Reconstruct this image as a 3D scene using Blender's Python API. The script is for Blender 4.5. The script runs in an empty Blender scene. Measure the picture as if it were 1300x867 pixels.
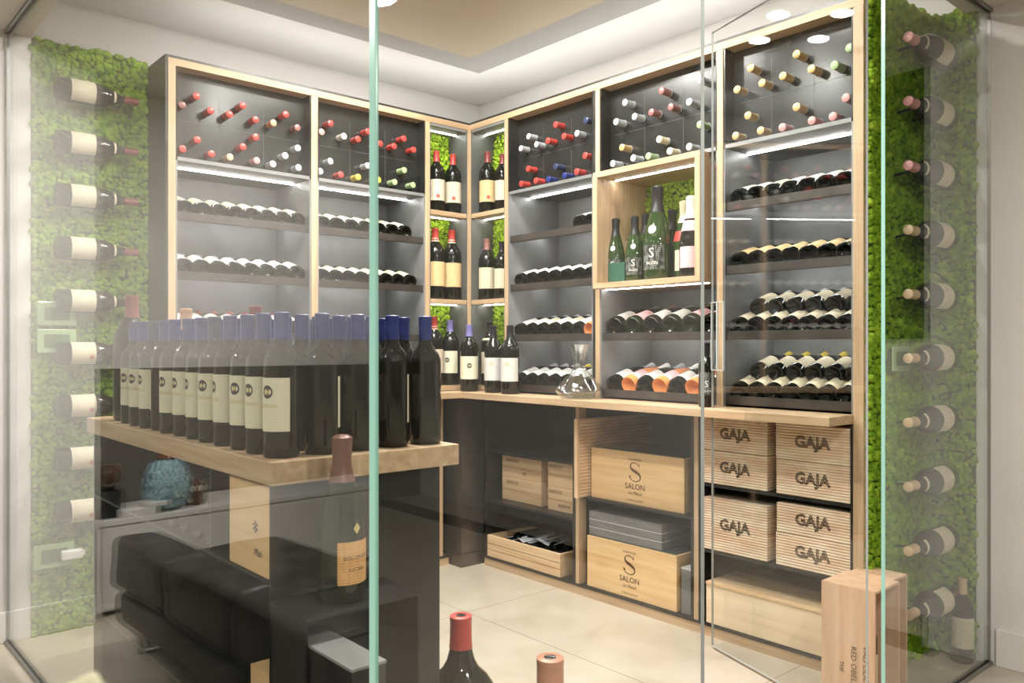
import bpy, bmesh, math, random
import numpy as np
from mathutils import Vector, Matrix, noise
random.seed(7); np.random.seed(7)
sc = bpy.context.scene
COL = sc.collection
R = math.radians

# ---------------------------------------------------------------- camera geometry (1300x867)
F, CX, HY, YAW, EYE = 1033., 650., 439.6, R(41.25), 1.2
FW = (math.sin(YAW), math.cos(YAW)); RT = (math.cos(YAW), -math.sin(YAW))
def at(px, py, ax, v):
    u = (px-CX)/F; w = (HY-py)/F
    d = (FW[0]+u*RT[0], FW[1]+u*RT[1], w)
    i = 'xyz'.index(ax)
    t = (v-(EYE if i == 2 else 0))/d[i]
    return Vector((t*d[0], t*d[1], EYE+t*d[2]))
def yx(px, x): return at(px, 400, 'x', x).y
def zx(px, py, x): return at(px, py, 'x', x).z

XB, YA = 2.83, 3.59          # front planes of the two racks
TOPZ = 2.44
CZ = 0.955                   # worktop height

# ---------------------------------------------------------------- materials
def mat(name, col, rough=.5, metal=0., spec=.5, coat=0., trans=0., ior=1.45):
    m = bpy.data.materials.new(name); m.use_nodes = True
    b = m.node_tree.nodes['Principled BSDF']
    b.inputs['Base Color'].default_value = (*col, 1)
    b.inputs['Roughness'].default_value = rough
    b.inputs['Metallic'].default_value = metal
    b.inputs['Specular IOR Level'].default_value = spec
    b.inputs['Coat Weight'].default_value = coat
    b.inputs['Transmission Weight'].default_value = trans
    b.inputs['IOR'].default_value = ior
    return m
def nt(m): return m.node_tree.nodes, m.node_tree.links, m.node_tree.nodes['Principled BSDF']
def ramp(N, stops):
    r = N.new('ShaderNodeValToRGB')
    while len(r.color_ramp.elements) < len(stops): r.color_ramp.elements.new(.5)
    for e, (p, c) in zip(r.color_ramp.elements, stops):
        e.position = p; e.color = (*c, 1)
    return r
def noisy(name, c1, c2, scale=(1, 1, 1), nscale=8., detail=6., rough=.5, metal=0., bump=0., coat=0., rr=None, dist=0., spec=.5):
    m = mat(name, c1, rough, metal, spec, coat); N, L, b = nt(m)
    tc = N.new('ShaderNodeTexCoord'); mp = N.new('ShaderNodeMapping'); mp.inputs['Scale'].default_value = scale
    L.new(tc.outputs['Object'], mp.inputs['Vector'])
    n = N.new('ShaderNodeTexNoise'); n.inputs['Scale'].default_value = nscale; n.inputs['Detail'].default_value = detail
    n.inputs['Distortion'].default_value = dist
    L.new(mp.outputs[0], n.inputs['Vector'])
    r = ramp(N, [(.3, c1), (.7, c2)]); L.new(n.outputs['Fac'], r.inputs[0]); L.new(r.outputs[0], b.inputs['Base Color'])
    if rr:
        q = N.new('ShaderNodeMapRange'); q.inputs['To Min'].default_value = rr[0]; q.inputs['To Max'].default_value = rr[1]
        L.new(n.outputs['Fac'], q.inputs['Value']); L.new(q.outputs[0], b.inputs['Roughness'])
    if bump:
        bp = N.new('ShaderNodeBump'); bp.inputs['Strength'].default_value = bump; bp.inputs['Distance'].default_value = .01
        L.new(n.outputs['Fac'], bp.inputs['Height']); L.new(bp.outputs[0], b.inputs['Normal'])
    return m
def wood(name, c1, c2, axis, rough=.5, k=1.0):
    s = [26*k, 26*k, 26*k]; s['xyz'.index(axis)] = 1.6*k
    return noisy(name, c1, c2, tuple(s), 1.6, 8., rough, dist=.6, bump=.05)
OAK1, OAK2 = (.42, .275, .155), (.60, .43, .27)
M = {}
for ax in 'xyz': M['oak_'+ax] = wood('oak along '+ax, OAK1, OAK2, ax)
for ax in 'xyz': M['pine_'+ax] = wood('pine along '+ax, (.60, .38, .20), (.80, .60, .38), ax, .55, .7)
M['smooth_box'] = wood('smooth ash box', (.66, .42, .20), (.80, .56, .30), 'y', .4, .8)
M['pale_box'] = wood('plain pale plank', (.70, .54, .36), (.84, .68, .48), 'y', .5, .7)
M['pinkwood'] = wood('pale cedar', (.60, .36, .22), (.74, .50, .34), 'z', .5, .8)
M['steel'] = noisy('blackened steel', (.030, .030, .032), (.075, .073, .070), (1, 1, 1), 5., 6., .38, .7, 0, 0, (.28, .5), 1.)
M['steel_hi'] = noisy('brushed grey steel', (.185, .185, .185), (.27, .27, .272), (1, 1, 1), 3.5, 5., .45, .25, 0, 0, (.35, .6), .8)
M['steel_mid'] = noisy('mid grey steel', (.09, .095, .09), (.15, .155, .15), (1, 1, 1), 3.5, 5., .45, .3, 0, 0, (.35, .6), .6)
M['pillar_steel'] = noisy('waxed dark steel', (.07, .065, .06), (.19, .17, .16), (1, 1, .6), 4., 5., .35, .8, 0, 0, (.25, .45), .8)
M['lip'] = noisy('dark shelf lip', (.06, .05, .045), (.10, .088, .078), (1, 1, 1), 9., 4., .4, .5)
M['panel'] = noisy('smoked black panel', (.010, .011, .011), (.022, .023, .022), (1, 1, 1), 4., 6., .22, 0, 0, 0, (.15, .3), .35)
M['seam'] = mat('panel seam', (.10, .10, .10), .4)
M['glass_dark'] = mat('dark bottle glass', (.006, .007, .005), .06, 0, .5, 0)
M['glass_green'] = mat('green bottle glass', (.006, .014, .003), .06, 0, .5, 0)
M['glass_champ'] = mat('champagne green glass', (.020, .045, .010), .06, 0, .6, .2)
M['glass_rose'] = mat('rose wine in clear glass', (.86, .30, .10), .08, 0, .5, .6)
M['glass_pale'] = mat('white wine in clear glass', (.55, .48, .16), .08, 0, .5, .6)
M['glass_base'] = mat('dark glass seen end on', (.02, .02, .018), .12, 0, .6, .5)
CAPS = dict(red=(.50, .055, .045), darkred=(.22, .045, .04), wax=(.55, .06, .05), blue=(.016, .028, .16), navy=(.03, .04, .10), silver=(.55, .56, .58),
            white=(.80, .76, .70), gold=(.62, .42, .18), green=(.36, .48, .24), yellow=(.72, .55, .08), pink=(.60, .28, .27), cream=(.74, .66, .46),
            black=(.015, .015, .017), copper=(.20, .10, .075), orange=(.62, .33, .20), duskred=(.28, .12, .11), lilac=(.20, .18, .42), tan=(.60, .42, .26), terracotta=(.48, .21, .12))
for k, c in CAPS.items(): M['cap_'+k] = mat(k+' capsule', c, .32, .25 if k in('silver', 'gold', 'copper') else 0, .5)
def paper(name, c, ink, dens=0.0, sc_=60):
    m = mat(name, c, .65, 0, .25); N, L, b = nt(m)
    tc = N.new('ShaderNodeTexCoord')
    w = N.new('ShaderNodeTexWave'); w.bands_direction = 'Z'; w.inputs['Scale'].default_value = sc_; w.inputs['Distortion'].default_value = 0
    n = N.new('ShaderNodeTexNoise'); n.inputs['Scale'].default_value = 170; n.inputs['Detail'].default_value = 1
    mp = N.new('ShaderNodeMapping'); mp.inputs['Scale'].default_value = (1, 1, .25)
    L.new(tc.outputs['Object'], w.inputs['Vector']); L.new(tc.outputs['Object'], mp.inputs['Vector']); L.new(mp.outputs[0], n.inputs['Vector'])
    a = N.new('ShaderNodeMath'); a.operation = 'GREATER_THAN'; a.inputs[1].default_value = .86; L.new(w.outputs['Fac'], a.inputs[0])
    g = N.new('ShaderNodeMath'); g.operation = 'GREATER_THAN'; g.inputs[1].default_value = .5; L.new(n.outputs['Fac'], g.inputs[0])
    k = N.new('ShaderNodeMath'); k.operation = 'MULTIPLY'; L.new(a.outputs[0], k.inputs[0]); L.new(g.outputs[0], k.inputs[1])
    k2 = N.new('ShaderNodeMath'); k2.operation = 'MULTIPLY'; k2.inputs[1].default_value = dens; L.new(k.outputs[0], k2.inputs[0])
    mx = N.new('ShaderNodeMix'); mx.data_type = 'RGBA'; mx.inputs['A'].default_value = (*c, 1); mx.inputs['B'].default_value = (*ink, 1)
    L.new(k2.outputs[0], mx.inputs['Factor']); L.new(mx.outputs['Result'], b.inputs['Base Color'])
    return m
M['label_cream'] = paper('cream label', (.68, .60, .43), (.25, .2, .15), .5)
M['label_white'] = paper('white label', (.68, .66, .62), (.3, .28, .25), .5)
M['label_aged'] = paper('aged label', (.66, .58, .44), (.2, .14, .1), .7)
M['label_tan'] = paper('tan label', (.70, .50, .26), (.3, .18, .08), .6)
M['label_orange'] = paper('orange label', (.72, .40, .16), (.2, .1, .05), .6)
M['label_pink'] = paper('pink label', (.80, .50, .52), (.5, .2, .25), .4)
M['label_black'] = paper('black label', (.03, .035, .03), (.6, .6, .55), .9, 75)
M['label_sass'] = paper('ivory label', (.74, .70, .53), (.35, .3, .22), .22)
M['ink'] = mat('dark ink', (.05, .045, .06), .6)
M['ink_brown'] = mat('branded lettering', (.12, .06, .03), .7)
M['ink_grey'] = mat('grey brown stencil ink', (.22, .16, .12), .7)
M['ink_gold'] = mat('gold print', (.62, .50, .2), .5)
M['ink_red'] = mat('red seal', (.45, .08, .06), .6)
M['ink_white'] = mat('white print', (.75, .75, .7), .6)
M['plaster'] = noisy('warm white plaster', (.74, .715, .69), (.78, .755, .73), (1, 1, 1), 3., 3., .75)
M['trimwhite'] = mat('white lacquered trim', (.80, .78, .74), .35)
M['tan_ceiling'] = mat('tan painted ceiling', (.47, .39, .29), .6)
M['greywall'] = mat('grey painted wall', (.17, .155, .135), .6)
M['whitecab'] = mat('white cabinet lacquer', (.78, .76, .73), .3)
M['leather'] = noisy('black leather', (.045, .039, .033), (.11, .097, .082), (1, 1, 1), 9., 6., .38, 0, .25)
M['chrome'] = mat('chrome', (.6, .6, .6), .2, 1.)
M['greybox'] = noisy('charcoal card', (.13, .13, .13), (.19, .185, .18), (1, 1, 6), 12., 5., .6)
M['greybox_edge'] = mat('pale grey card edge', (.50, .50, .49), .6)
M['greenbox'] = mat('bottle green card', (.03, .10, .065), .5)
M['darkglass_lid'] = mat('dark green glass lid', (.04, .065, .06), .12, 0, .7, .5)
M['cardwhite'] = mat('folded white card', (.55, .56, .60), .5)
M['plastic'] = mat('white plastic', (.72, .70, .66), .35)
M['black'] = mat('matt black', (.01, .01, .01), .5)
M['amber'] = mat('amber glass', (.07, .03, .012), .06, 0, .8, 1.)
M['owl'] = noisy('mottled brown ceramic', (.05, .02, .012), (.25, .12, .06), (1, 1, 1), 45., 3., .25, 0, 0, .6)
M['turquoise'] = noisy('turquoise glazed ceramic', (.06, .14, .17), (.55, .80, .85), (1, 1, 1), 42., 4., .25, 0, .6, .6, None, 1.2)
M['eye'] = mat('cream ceramic', (.6, .55, .4), .4)
M['leafy'] = mat('pale blossom', (.62, .60, .42), .6)
M['leaf_green'] = mat('dusty green leaf', (.30, .33, .20), .6)
M['stem'] = mat('green stem', (.12, .2, .06), .6)
M['edge'] = mat('green glass edge', (.34, .62, .54), .25, 0, .6)
M['edge_clear'] = mat('pale glass edge', (.50, .53, .52), .25, 0, .6)
M['alu'] = mat('brushed aluminium channel', (.30, .30, .28), .4, .7)

def glassy(name, tint, r0=.04, rmax=1., rough=0.0):
    m = bpy.data.materials.new(name); m.use_nodes = True
    N, L = m.node_tree.nodes, m.node_tree.links
    N.remove(N['Principled BSDF']); out = [n for n in N if n.type == 'OUTPUT_MATERIAL'][0]
    t = N.new('ShaderNodeBsdfTransparent'); t.inputs[0].default_value = (*tint, 1)
    g = N.new('ShaderNodeBsdfGlossy'); g.inputs['Roughness'].default_value = rough; g.inputs['Color'].default_value = (1, 1, 1, 1)
    ge = N.new('ShaderNodeNewGeometry'); d = N.new('ShaderNodeVectorMath'); d.operation = 'DOT_PRODUCT'
    L.new(ge.outputs['Normal'], d.inputs[0]); L.new(ge.outputs['Incoming'], d.inputs[1])
    def mth(op, a=None, b=None, va=None, vb=None):
        x = N.new('ShaderNodeMath'); x.operation = op
        if a: L.new(a, x.inputs[0])
        if b: L.new(b, x.inputs[1])
        if va is not None: x.inputs[0].default_value = va
        if vb is not None: x.inputs[1].default_value = vb
        return x.outputs[0]
    c = mth('ABSOLUTE', d.outputs['Value']); s = mth('SUBTRACT', None, c, va=1.)
    p = mth('POWER', s, None, vb=5.); q = mth('MULTIPLY', p, None, vb=rmax-r0); f = mth('ADD', q, None, vb=r0)
    mx = N.new('ShaderNodeMixShader'); L.new(f, mx.inputs[0]); L.new(t.outputs[0], mx.inputs[1]); L.new(g.outputs[0], mx.inputs[2])
    L.new(mx.outputs[0], out.inputs[0])
    return m
M['pane'] = glassy('clear architectural glass', (.975, .99, .98))
M['crystal'] = glassy('thin crystal', (.93, .95, .95), .15)
def emis(name, col, s):
    m = bpy.data.materials.new(name); m.use_nodes = True
    N, L = m.node_tree.nodes, m.node_tree.links
    N.remove(N['Principled BSDF']); out = [n for n in N if n.type == 'OUTPUT_MATERIAL'][0]
    e = N.new('ShaderNodeEmission'); e.inputs[0].default_value = (*col, 1); e.inputs[1].default_value = s
    L.new(e.outputs[0], out.inputs[0]); return m
M['led'] = emis('led strip', (1, .97, .94), 36.)
M['led_low'] = emis('dim led strip', (1, .98, .97), 34.)
M['lens'] = emis('downlight lens', (1, .95, .88), 30.)

def moss_mat(name, stops, sc_=30.):
    m = mat(name, (.1, .3, .02), .85, 0, .15); N, L, b = nt(m)
    tc = N.new('ShaderNodeTexCoord'); n = N.new('ShaderNodeTexNoise'); n.inputs['Scale'].default_value = sc_; n.inputs['Detail'].default_value = 6
    L.new(tc.outputs['Object'], n.inputs['Vector']); r = ramp(N, stops); L.new(n.outputs['Fac'], r.inputs[0]); L.new(r.outputs[0], b.inputs['Base Color'])
    n2 = N.new('ShaderNodeTexNoise'); n2.inputs['Scale'].default_value = 260; n2.inputs['Detail'].default_value = 3; L.new(tc.outputs['Object'], n2.inputs['Vector'])
    bp = N.new('ShaderNodeBump'); bp.inputs['Strength'].default_value = .8; bp.inputs['Distance'].default_value = .006
    L.new(n2.outputs['Fac'], bp.inputs['Height']); L.new(bp.outputs[0], b.inputs['Normal'])
    return m
M['moss'] = moss_mat('reindeer moss', [(.3, (.08, .18, .010)), (.52, (.21, .37, .022)), (.75, (.40, .55, .05))])
M['moss_lighter'] = moss_mat('lighter yellow green moss', [(.3, (.14, .28, .012)), (.5, (.34, .52, .03)), (.72, (.58, .74, .08))], 60.)  # lighter, yellower colour than the wall moss, for niches and display box
M['moss_back'] = mat('moss backing', (.03, .07, .01), .9)

def floor_mat():
    m = mat('beige stone tile', (.6, .5, .4), .35, 0, .5); N, L, b = nt(m)
    tc = N.new('ShaderNodeTexCoord'); mp = N.new('ShaderNodeMapping'); mp.inputs['Location'].default_value = (-2.266+1.25*4, -2.894+1.31*4, 0)
    L.new(tc.outputs['Object'], mp.inputs['Vector'])
    br = N.new('ShaderNodeTexBrick'); br.offset = 0.; br.inputs['Scale'].default_value = 1.
    br.inputs['Mortar Size'].default_value = .0022; br.inputs['Brick Width'].default_value = 1.25; br.inputs['Row Height'].default_value = 1.31
    br.inputs['Color1'].default_value = (1, 1, 1, 1); br.inputs['Color2'].default_value = (1, 1, 1, 1); br.inputs['Mortar'].default_value = (.5, .45, .4, 1)
    L.new(mp.outputs[0], br.inputs['Vector'])
    n = N.new('ShaderNodeTexNoise'); n.inputs['Scale'].default_value = 3.2; n.inputs['Detail'].default_value = 10; n.inputs['Distortion'].default_value = .8
    L.new(tc.outputs['Object'], n.inputs['Vector'])
    r = ramp(N, [(.3, (.42, .36, .285)), (.5, (.50, .44, .355)), (.72, (.56, .50, .415))]); L.new(n.outputs['Fac'], r.inputs[0])
    mx = N.new('ShaderNodeMix'); mx.data_type = 'RGBA'; mx.blend_type = 'MULTIPLY'; mx.inputs['Factor'].default_value = 1
    L.new(r.outputs[0], mx.inputs['A']); L.new(br.outputs['Color'], mx.inputs['B']); L.new(mx.outputs['Result'], b.inputs['Base Color'])
    return m
M['floor'] = floor_mat()

def ribbed(name, c1, c2, pitch=.0105):
    m = mat(name, c1, .6); N, L, b = nt(m)
    tc = N.new('ShaderNodeTexCoord'); w = N.new('ShaderNodeTexWave'); w.bands_direction = 'Z'; w.wave_profile = 'SIN'
    w.inputs['Scale'].default_value = .314/pitch; w.inputs['Distortion'].default_value = 0
    L.new(tc.outputs['Object'], w.inputs['Vector'])
    mp = N.new('ShaderNodeMapping'); mp.inputs['Scale'].default_value = (6, 6, 22); L.new(tc.outputs['Object'], mp.inputs['Vector'])
    n = N.new('ShaderNodeTexNoise'); n.inputs['Scale'].default_value = 1.1; n.inputs['Detail'].default_value = 6; L.new(mp.outputs[0], n.inputs['Vector'])
    r = ramp(N, [(.32, c2), (.6, c1)]); L.new(n.outputs['Fac'], r.inputs[0])
    r2 = ramp(N, [(.0, (.60, .50, .41)), (.22, (1, 1, 1))]); L.new(w.outputs['Fac'], r2.inputs[0])
    mx = N.new('ShaderNodeMix'); mx.data_type = 'RGBA'; mx.blend_type = 'MULTIPLY'; mx.inputs['Factor'].default_value = 1
    L.new(r.outputs[0], mx.inputs['A']); L.new(r2.outputs[0], mx.inputs['B']); L.new(mx.outputs['Result'], b.inputs['Base Color'])
    bp = N.new('ShaderNodeBump'); bp.inputs['Strength'].default_value = .5; bp.inputs['Distance'].default_value = .004
    L.new(w.outputs['Fac'], bp.inputs['Height']); L.new(bp.outputs[0], b.inputs['Normal'])
    return m
M['ribbed'] = ribbed('ribbed pale pine', (.88, .73, .56), (.74, .50, .34))
M['ribbed_lid'] = ribbed('ribbed pine lid', (.76, .56, .36), (.60, .38, .22), .016)

# ---------------------------------------------------------------- mesh helpers
def link(name, me, parent=None, mats=None, loc=None, mtx=None):
    o = bpy.data.objects.new(name, me); COL.objects.link(o)
    if parent is not None: o.parent = parent
    if mtx is not None: o.matrix_basis = mtx
    elif loc is not None: o.location = loc
    return o
def mesh(name, v, f, mats, smooth=False, mi=None):
    me = bpy.data.meshes.new(name); me.from_pydata([tuple(p) for p in v], [], f)
    for m in (mats if isinstance(mats, (list, tuple)) else [mats]): me.materials.append(M[m] if isinstance(m, str) else m)
    if mi: me.polygons.foreach_set('material_index', mi)
    if smooth:
        me.polygons.foreach_set('use_smooth', [True]*len(f))
    me.update(); return me
class G:
    """collects boxes, prisms and lathes of one part"""
    def __init__(s): s.v = []; s.f = []; s.mi = []
    def box(s, a, b, m=0):
        n = len(s.v); x0, y0, z0 = [min(a[i], b[i]) for i in range(3)]; x1, y1, z1 = [max(a[i], b[i]) for i in range(3)]
        s.v += [(x0, y0, z0), (x1, y0, z0), (x1, y1, z0), (x0, y1, z0), (x0, y0, z1), (x1, y0, z1), (x1, y1, z1), (x0, y1, z1)]
        s.f += [tuple(n+i for i in q) for q in((3, 2, 1, 0), (4, 5, 6, 7), (0, 1, 5, 4), (1, 2, 6, 5), (2, 3, 7, 6), (3, 0, 4, 7))]
        s.mi += [m]*6; return s
    def prism(s, poly, h, m=0):
        """poly: list of 3D points (planar), h: extrusion vector"""
        n = len(s.v); k = len(poly); h = Vector(h)
        s.v += [tuple(p) for p in poly]+[tuple(Vector(p)+h) for p in poly]
        s.f += [tuple(n+i for i in range(k))[::-1], tuple(n+k+i for i in range(k))]
        s.f += [(n+i, n+(i+1) % k, n+k+(i+1) % k, n+k+i) for i in range(k)]
        s.mi += [m]*(k+2); return s
    def lathe(s, prof, n=28, c=(0, 0, 0), m=0, axis=None):
        b = len(s.v); ring = []
        rot = Vector((0, 0, 1)).rotation_difference(Vector(axis)).to_matrix() if axis else None
        for (r, z) in prof:
            if r < 1e-6:
                p = Vector((0, 0, z)); p = rot @ p if rot else p
                ring.append([len(s.v)]); s.v.append(tuple(p+Vector(c)))
            else:
                ids = []
                for i in range(n):
                    a = 2*math.pi*i/n; p = Vector((r*math.cos(a), r*math.sin(a), z)); p = rot @ p if rot else p
                    ids.append(len(s.v)); s.v.append(tuple(p+Vector(c)))
                ring.append(ids)
        for A_, B_ in zip(ring, ring[1:]):
            if len(A_) == 1 and len(B_) == 1: continue
            for i in range(n):
                j = (i+1) % n
                if len(A_) == 1: s.f.append((A_[0], B_[j], B_[i])[::-1] if False else (A_[0], B_[j], B_[i]))
                elif len(B_) == 1: s.f.append((A_[i], A_[j], B_[0]))
                else: s.f.append((A_[i], A_[j], B_[j], B_[i]))
                s.mi.append(m)
        return s
    def make(s, name, mats, parent=None, loc=None, smooth=False, bevel=0, mtx=None):
        me = mesh(name, s.v, s.f, mats, smooth, s.mi if isinstance(mats, (list, tuple)) and len(mats) > 1 else None)
        o = link(name, me, parent, loc=loc, mtx=mtx)
        if smooth:
            try: me.set_sharp_from_angle(angle=R(38))
            except Exception: pass
        if bevel:
            md = o.modifiers.new('bevel', 'BEVEL'); md.width = bevel; md.segments = 2; md.limit_method = 'ANGLE'
        return o
LABELS = {}
def tag(o, label, cat, group=None, kind=None):
    if kind != 'structure':
        n = len(label.split())
        if not 4 <= n <= 16: print('BADLABEL', n, label)
        if label in LABELS: print('DUPLABEL', label)
        LABELS[label] = 1
    o['label'] = label; o['category'] = cat
    if group: o['group'] = group
    if kind: o['kind'] = kind
    return o
def st(o): o['kind'] = 'structure'; return o
def empty(name, loc=(0, 0, 0), rz=0):
    o = bpy.data.objects.new(name, None); COL.objects.link(o); o.location = loc; o.rotation_euler[2] = rz; o.empty_display_size = .05; return o
ORD = ['first', 'second', 'third', 'fourth', 'fifth', 'sixth', 'seventh', 'eighth', 'ninth', 'tenth', 'eleventh', 'twelfth', 'thirteenth']
def text_mesh(s, size, m, r=None, zc=0., xo=0., flat=None, align='CENTER', shear=0., ext=0.0, outline=0.):
    """lettering; r: wrapped round a bottle of radius r facing -Y, else flat in the XZ plane facing -Y"""
    cu = bpy.data.curves.new('lettering', 'FONT'); cu.body = s; cu.size = size; cu.align_x = align; cu.align_y = 'CENTER'; cu.shear = shear
    cu.resolution_u = 2; cu.extrude = ext
    if outline: cu.fill_mode = 'NONE'; cu.bevel_depth = outline; cu.bevel_resolution = 0
    to = bpy.data.objects.new('tmp', cu); COL.objects.link(to)
    dg = bpy.context.evaluated_depsgraph_get(); me = bpy.data.meshes.new_from_object(to.evaluated_get(dg))
    bpy.data.objects.remove(to); me.materials.clear(); me.materials.append(M[m])
    for v in me.vertices:
        x, y = v.co.x+xo, v.co.y
        if r: a = x/r; v.co = ((r+.0003)*math.sin(a), -(r+.0003)*math.cos(a), y+zc)
        else: v.co = (x, -.0006, y+zc)
    me.name = 'lettering'
    return me
def label_mesh(r, half, z0, z1, m, dr=.0006, n=14, r1=None):
    v = []; f = []
    for i in range(n+1):
        a = -half+2*half*i/n
        v.append(((r+dr)*math.sin(a), -(r+dr)*math.cos(a), z0)); rr = (r1 if r1 else r)+dr
        v.append((rr*math.sin(a), -rr*math.cos(a), z1))
    for i in range(n): f.append((2*i, 2*i+2, 2*i+3, 2*i+1))
    return mesh('label', v, f, m, True)
def arc(r0, z0, r1, z1, n=6, k=.5):
    """smooth S between two radii"""
    return [(r0+(r1-r0)*(3*t*t-2*t**3), z0+(z1-z0)*t) for t in [i/n for i in range(1, n+1)]]
def prof(kind):
    if kind == 'bordeaux': return [(0, .024), (.012, .018), (.024, .006), (.031, .0008), (.0345, 0), (.0373, .005), (.0373, .190), (.0362, .200), (.033, .210), (.027, .219), (.020, .227), (.0155, .238), (.0145, .252), (.0142, .300), (0, .300)]
    if kind == 'burgundy': return [(0, .026), (.014, .020), (.027, .007), (.0335, .0008), (.0375, 0), (.0405, .006), (.0405, .135), (.0395, .150), (.0355, .170), (.029, .190), (.0215, .210), (.0165, .228), (.0145, .245), (.0142, .292), (0, .292)]
    if kind == 'champagne': return [(0, .030), (.015, .023), (.029, .008), (.0365, .001), (.041, 0), (.0445, .007), (.0445, .125), (.043, .145), (.038, .172), (.031, .200), (.023, .228), (.0175, .252), (.0165, .275), (.0165, .308), (0, .310)]
    if kind == 'magnum': return [(0, .008), (.030, .005), (.044, 0), (.0485, .008), (.0485, .225), (.0468, .240), (.041, .256), (.031, .270), (.022, .282), (.0175, .298), (.0165, .312), (.0165, .352), (0, .352)]
    if kind == 'burgmagnum': return [(0, .008), (.032, .005), (.047, 0), (.052, .008), (.052, .165), (.0505, .180), (.044, .206), (.034, .232), (.024, .256), (.0185, .276), (.0168, .296), (.0165, .345), (0, .345)]
    if kind == 'imperial': return [(0, .012), (.055, .008), (.080, 0), (.0885, .012), (.0885, .330), (.086, .350), (.078, .372), (.062, .394), (.043, .412), (.0330, .432), (.0275, .455), (.0255, .480), (.0250, .535), (0, .537)]
LAB = dict(bordeaux=(.055, .165), burgundy=(.035, .132), champagne=(.035, .115), magnum=(.065, .185), burgmagnum=(.055, .155), imperial=(.10, .26))
CAPH = dict(bordeaux=.055, burgundy=.055, champagne=.085, magnum=.062, burgmagnum=.062, imperial=.075)
_C = {}
def cached(key, fn):
    if key not in _C: _C[key] = fn()
    return _C[key]
def glass_me(kind, g):
    def fn():
        q = G().lathe(prof(kind), 32); me = mesh('bottle', q.v, q.f, g, True)
        me.set_sharp_from_angle(angle=R(50)); return me
    return cached(('g', kind, g), fn)
def cap_me(kind, c):
    def fn():
        p = [x for x in prof(kind)][:-1]; top = p[-1][1]; z0 = top-CAPH[kind]
        def rad(z):
            for (r0, a), (r1, b) in zip(p[1:], p[2:]):
                if a <= z <= b and b > a: return r0+(r1-r0)*(z-a)/(b-a)
            return p[-1][0]
        zs = [z0+(top-.001-z0)*i/6 for i in range(7)]; k = .0009
        if kind == 'champagne':
            pr = [(rad(z)+k, z) for z in zs[:4]]+[(rad(zs[4])+.0025, zs[4]), (rad(zs[4])+.003, zs[4]+.012), (rad(top)+.0035, top-.012), (rad(top)+.0035, top-.002), (.012, top+.003), (0, top+.004)]
        else:
            pr = [(rad(z)+k, z) for z in zs]+[(rad(top)+.0016, top-.012), (rad(top)+.0016, top-.0005), (rad(top)-.001, top+.001), (0, top+.001)]
            pr = pr[:5]+[(rad(top)+k, top-.0135)]+pr[7:]
        q = G().lathe(pr, 24); me = mesh('capsule', q.v, q.f, 'cap_'+c, True); me.set_sharp_from_angle(angle=R(45)); return me
    return cached(('c', kind, c), fn)
def star_me(r):
    """sun-wheel emblem wrapped on the label"""
    v = []; f = []; mi = []
    def P(x, y, d): a = x/r; return ((r+d)*math.sin(a), -(r+d)*math.cos(a), y)
    zc = .136; R0 = .0135
    n = 24; v.append(P(0, zc, .0009)); v += [P(R0*math.cos(2*math.pi*i/n), zc+R0*math.sin(2*math.pi*i/n), .0009) for i in range(n)]
    f += [(0, 1+i, 1+(i+1) % n) for i in range(n)]; mi += [0]*n
    for k in range(8):
        a = k*math.pi/4; b = len(v); ux, uy = math.cos(a), math.sin(a)
        v += [P(-uy*.0014, zc+ux*.0014, .0012), P(uy*.0014, zc-ux*.0014, .0012), P(ux*.0098, zc+uy*.0098, .0012)]
        f.append((b, b+1, b+2)); mi.append(1)
    me = mesh('emblem', v, f, ['ink', 'ink_gold'], False, mi); return me
def bottle(kind, glass, cap, lab, loc, d=(0, 0, 1), n=(0, -1, 0), name='wine_bottle', label='', cat='wine bottle', group=None, scale=1., extra=None, nolabel=False):
    d = Vector(d).normalized(); n = Vector(n); n = (n-d*n.dot(d)).normalized()
    ya = -n; xa = ya.cross(d)
    mt = Matrix((xa, ya, d)).transposed().to_4x4()
    o = link(name, glass_me(kind, glass)); o.matrix_basis = Matrix.Translation(loc) @ mt @ Matrix.Scale(scale, 4)
    tag(o, label, cat, group)
    if cap: link('capsule', cap_me(kind, cap), o)
    r = max(p[0] for p in prof(kind)); z0, z1 = LAB[kind]
    if lab and not nolabel:
        half = 1.3 if kind in('bordeaux', 'magnum') else 1.25
        if lab == 'black_s': half = 1.0
        if lab == 'orange': half = .85
        key = dict(sass='label_sass', black_s='label_black').get(lab, 'label_'+lab)
        l = link('label', cached(('l', kind, key, half), lambda: label_mesh(r, half, z0, z1, key)), o)
        if lab == 'sass':
            if kind == 'bordeaux':
                link('emblem', cached(('star', r), lambda: star_me(r)), l)
                link('lettering', cached('sasstext', lambda: text_mesh('SASSICAIA', .0105, 'ink_gold', r+.0005, .107)), l)
            else:
                link('emblem', cached(('star', r), lambda: star_me(r)), l)
        if lab == 'black_s':
            link('lettering', cached(('bs', kind), lambda: text_mesh('S', .045, 'ink_white', r+.0006, z0+.052)), l)
            link('lettering', cached(('bs2', kind), lambda: text_mesh('SALON', .014, 'ink_white', r+.0006, z0+.02)), l)
    if extra: extra(o, r)
    return o

# ---------------------------------------------------------------- room shell
WX, WY = 3.39, 4.19
g = G().box((-3.2, -3.2, -.05), (WX+.1, 4.5, 0)); st(g.make('floor', 'floor'))
BH = 2.475    # underside of the band over the glass and of the outer ceiling
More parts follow.
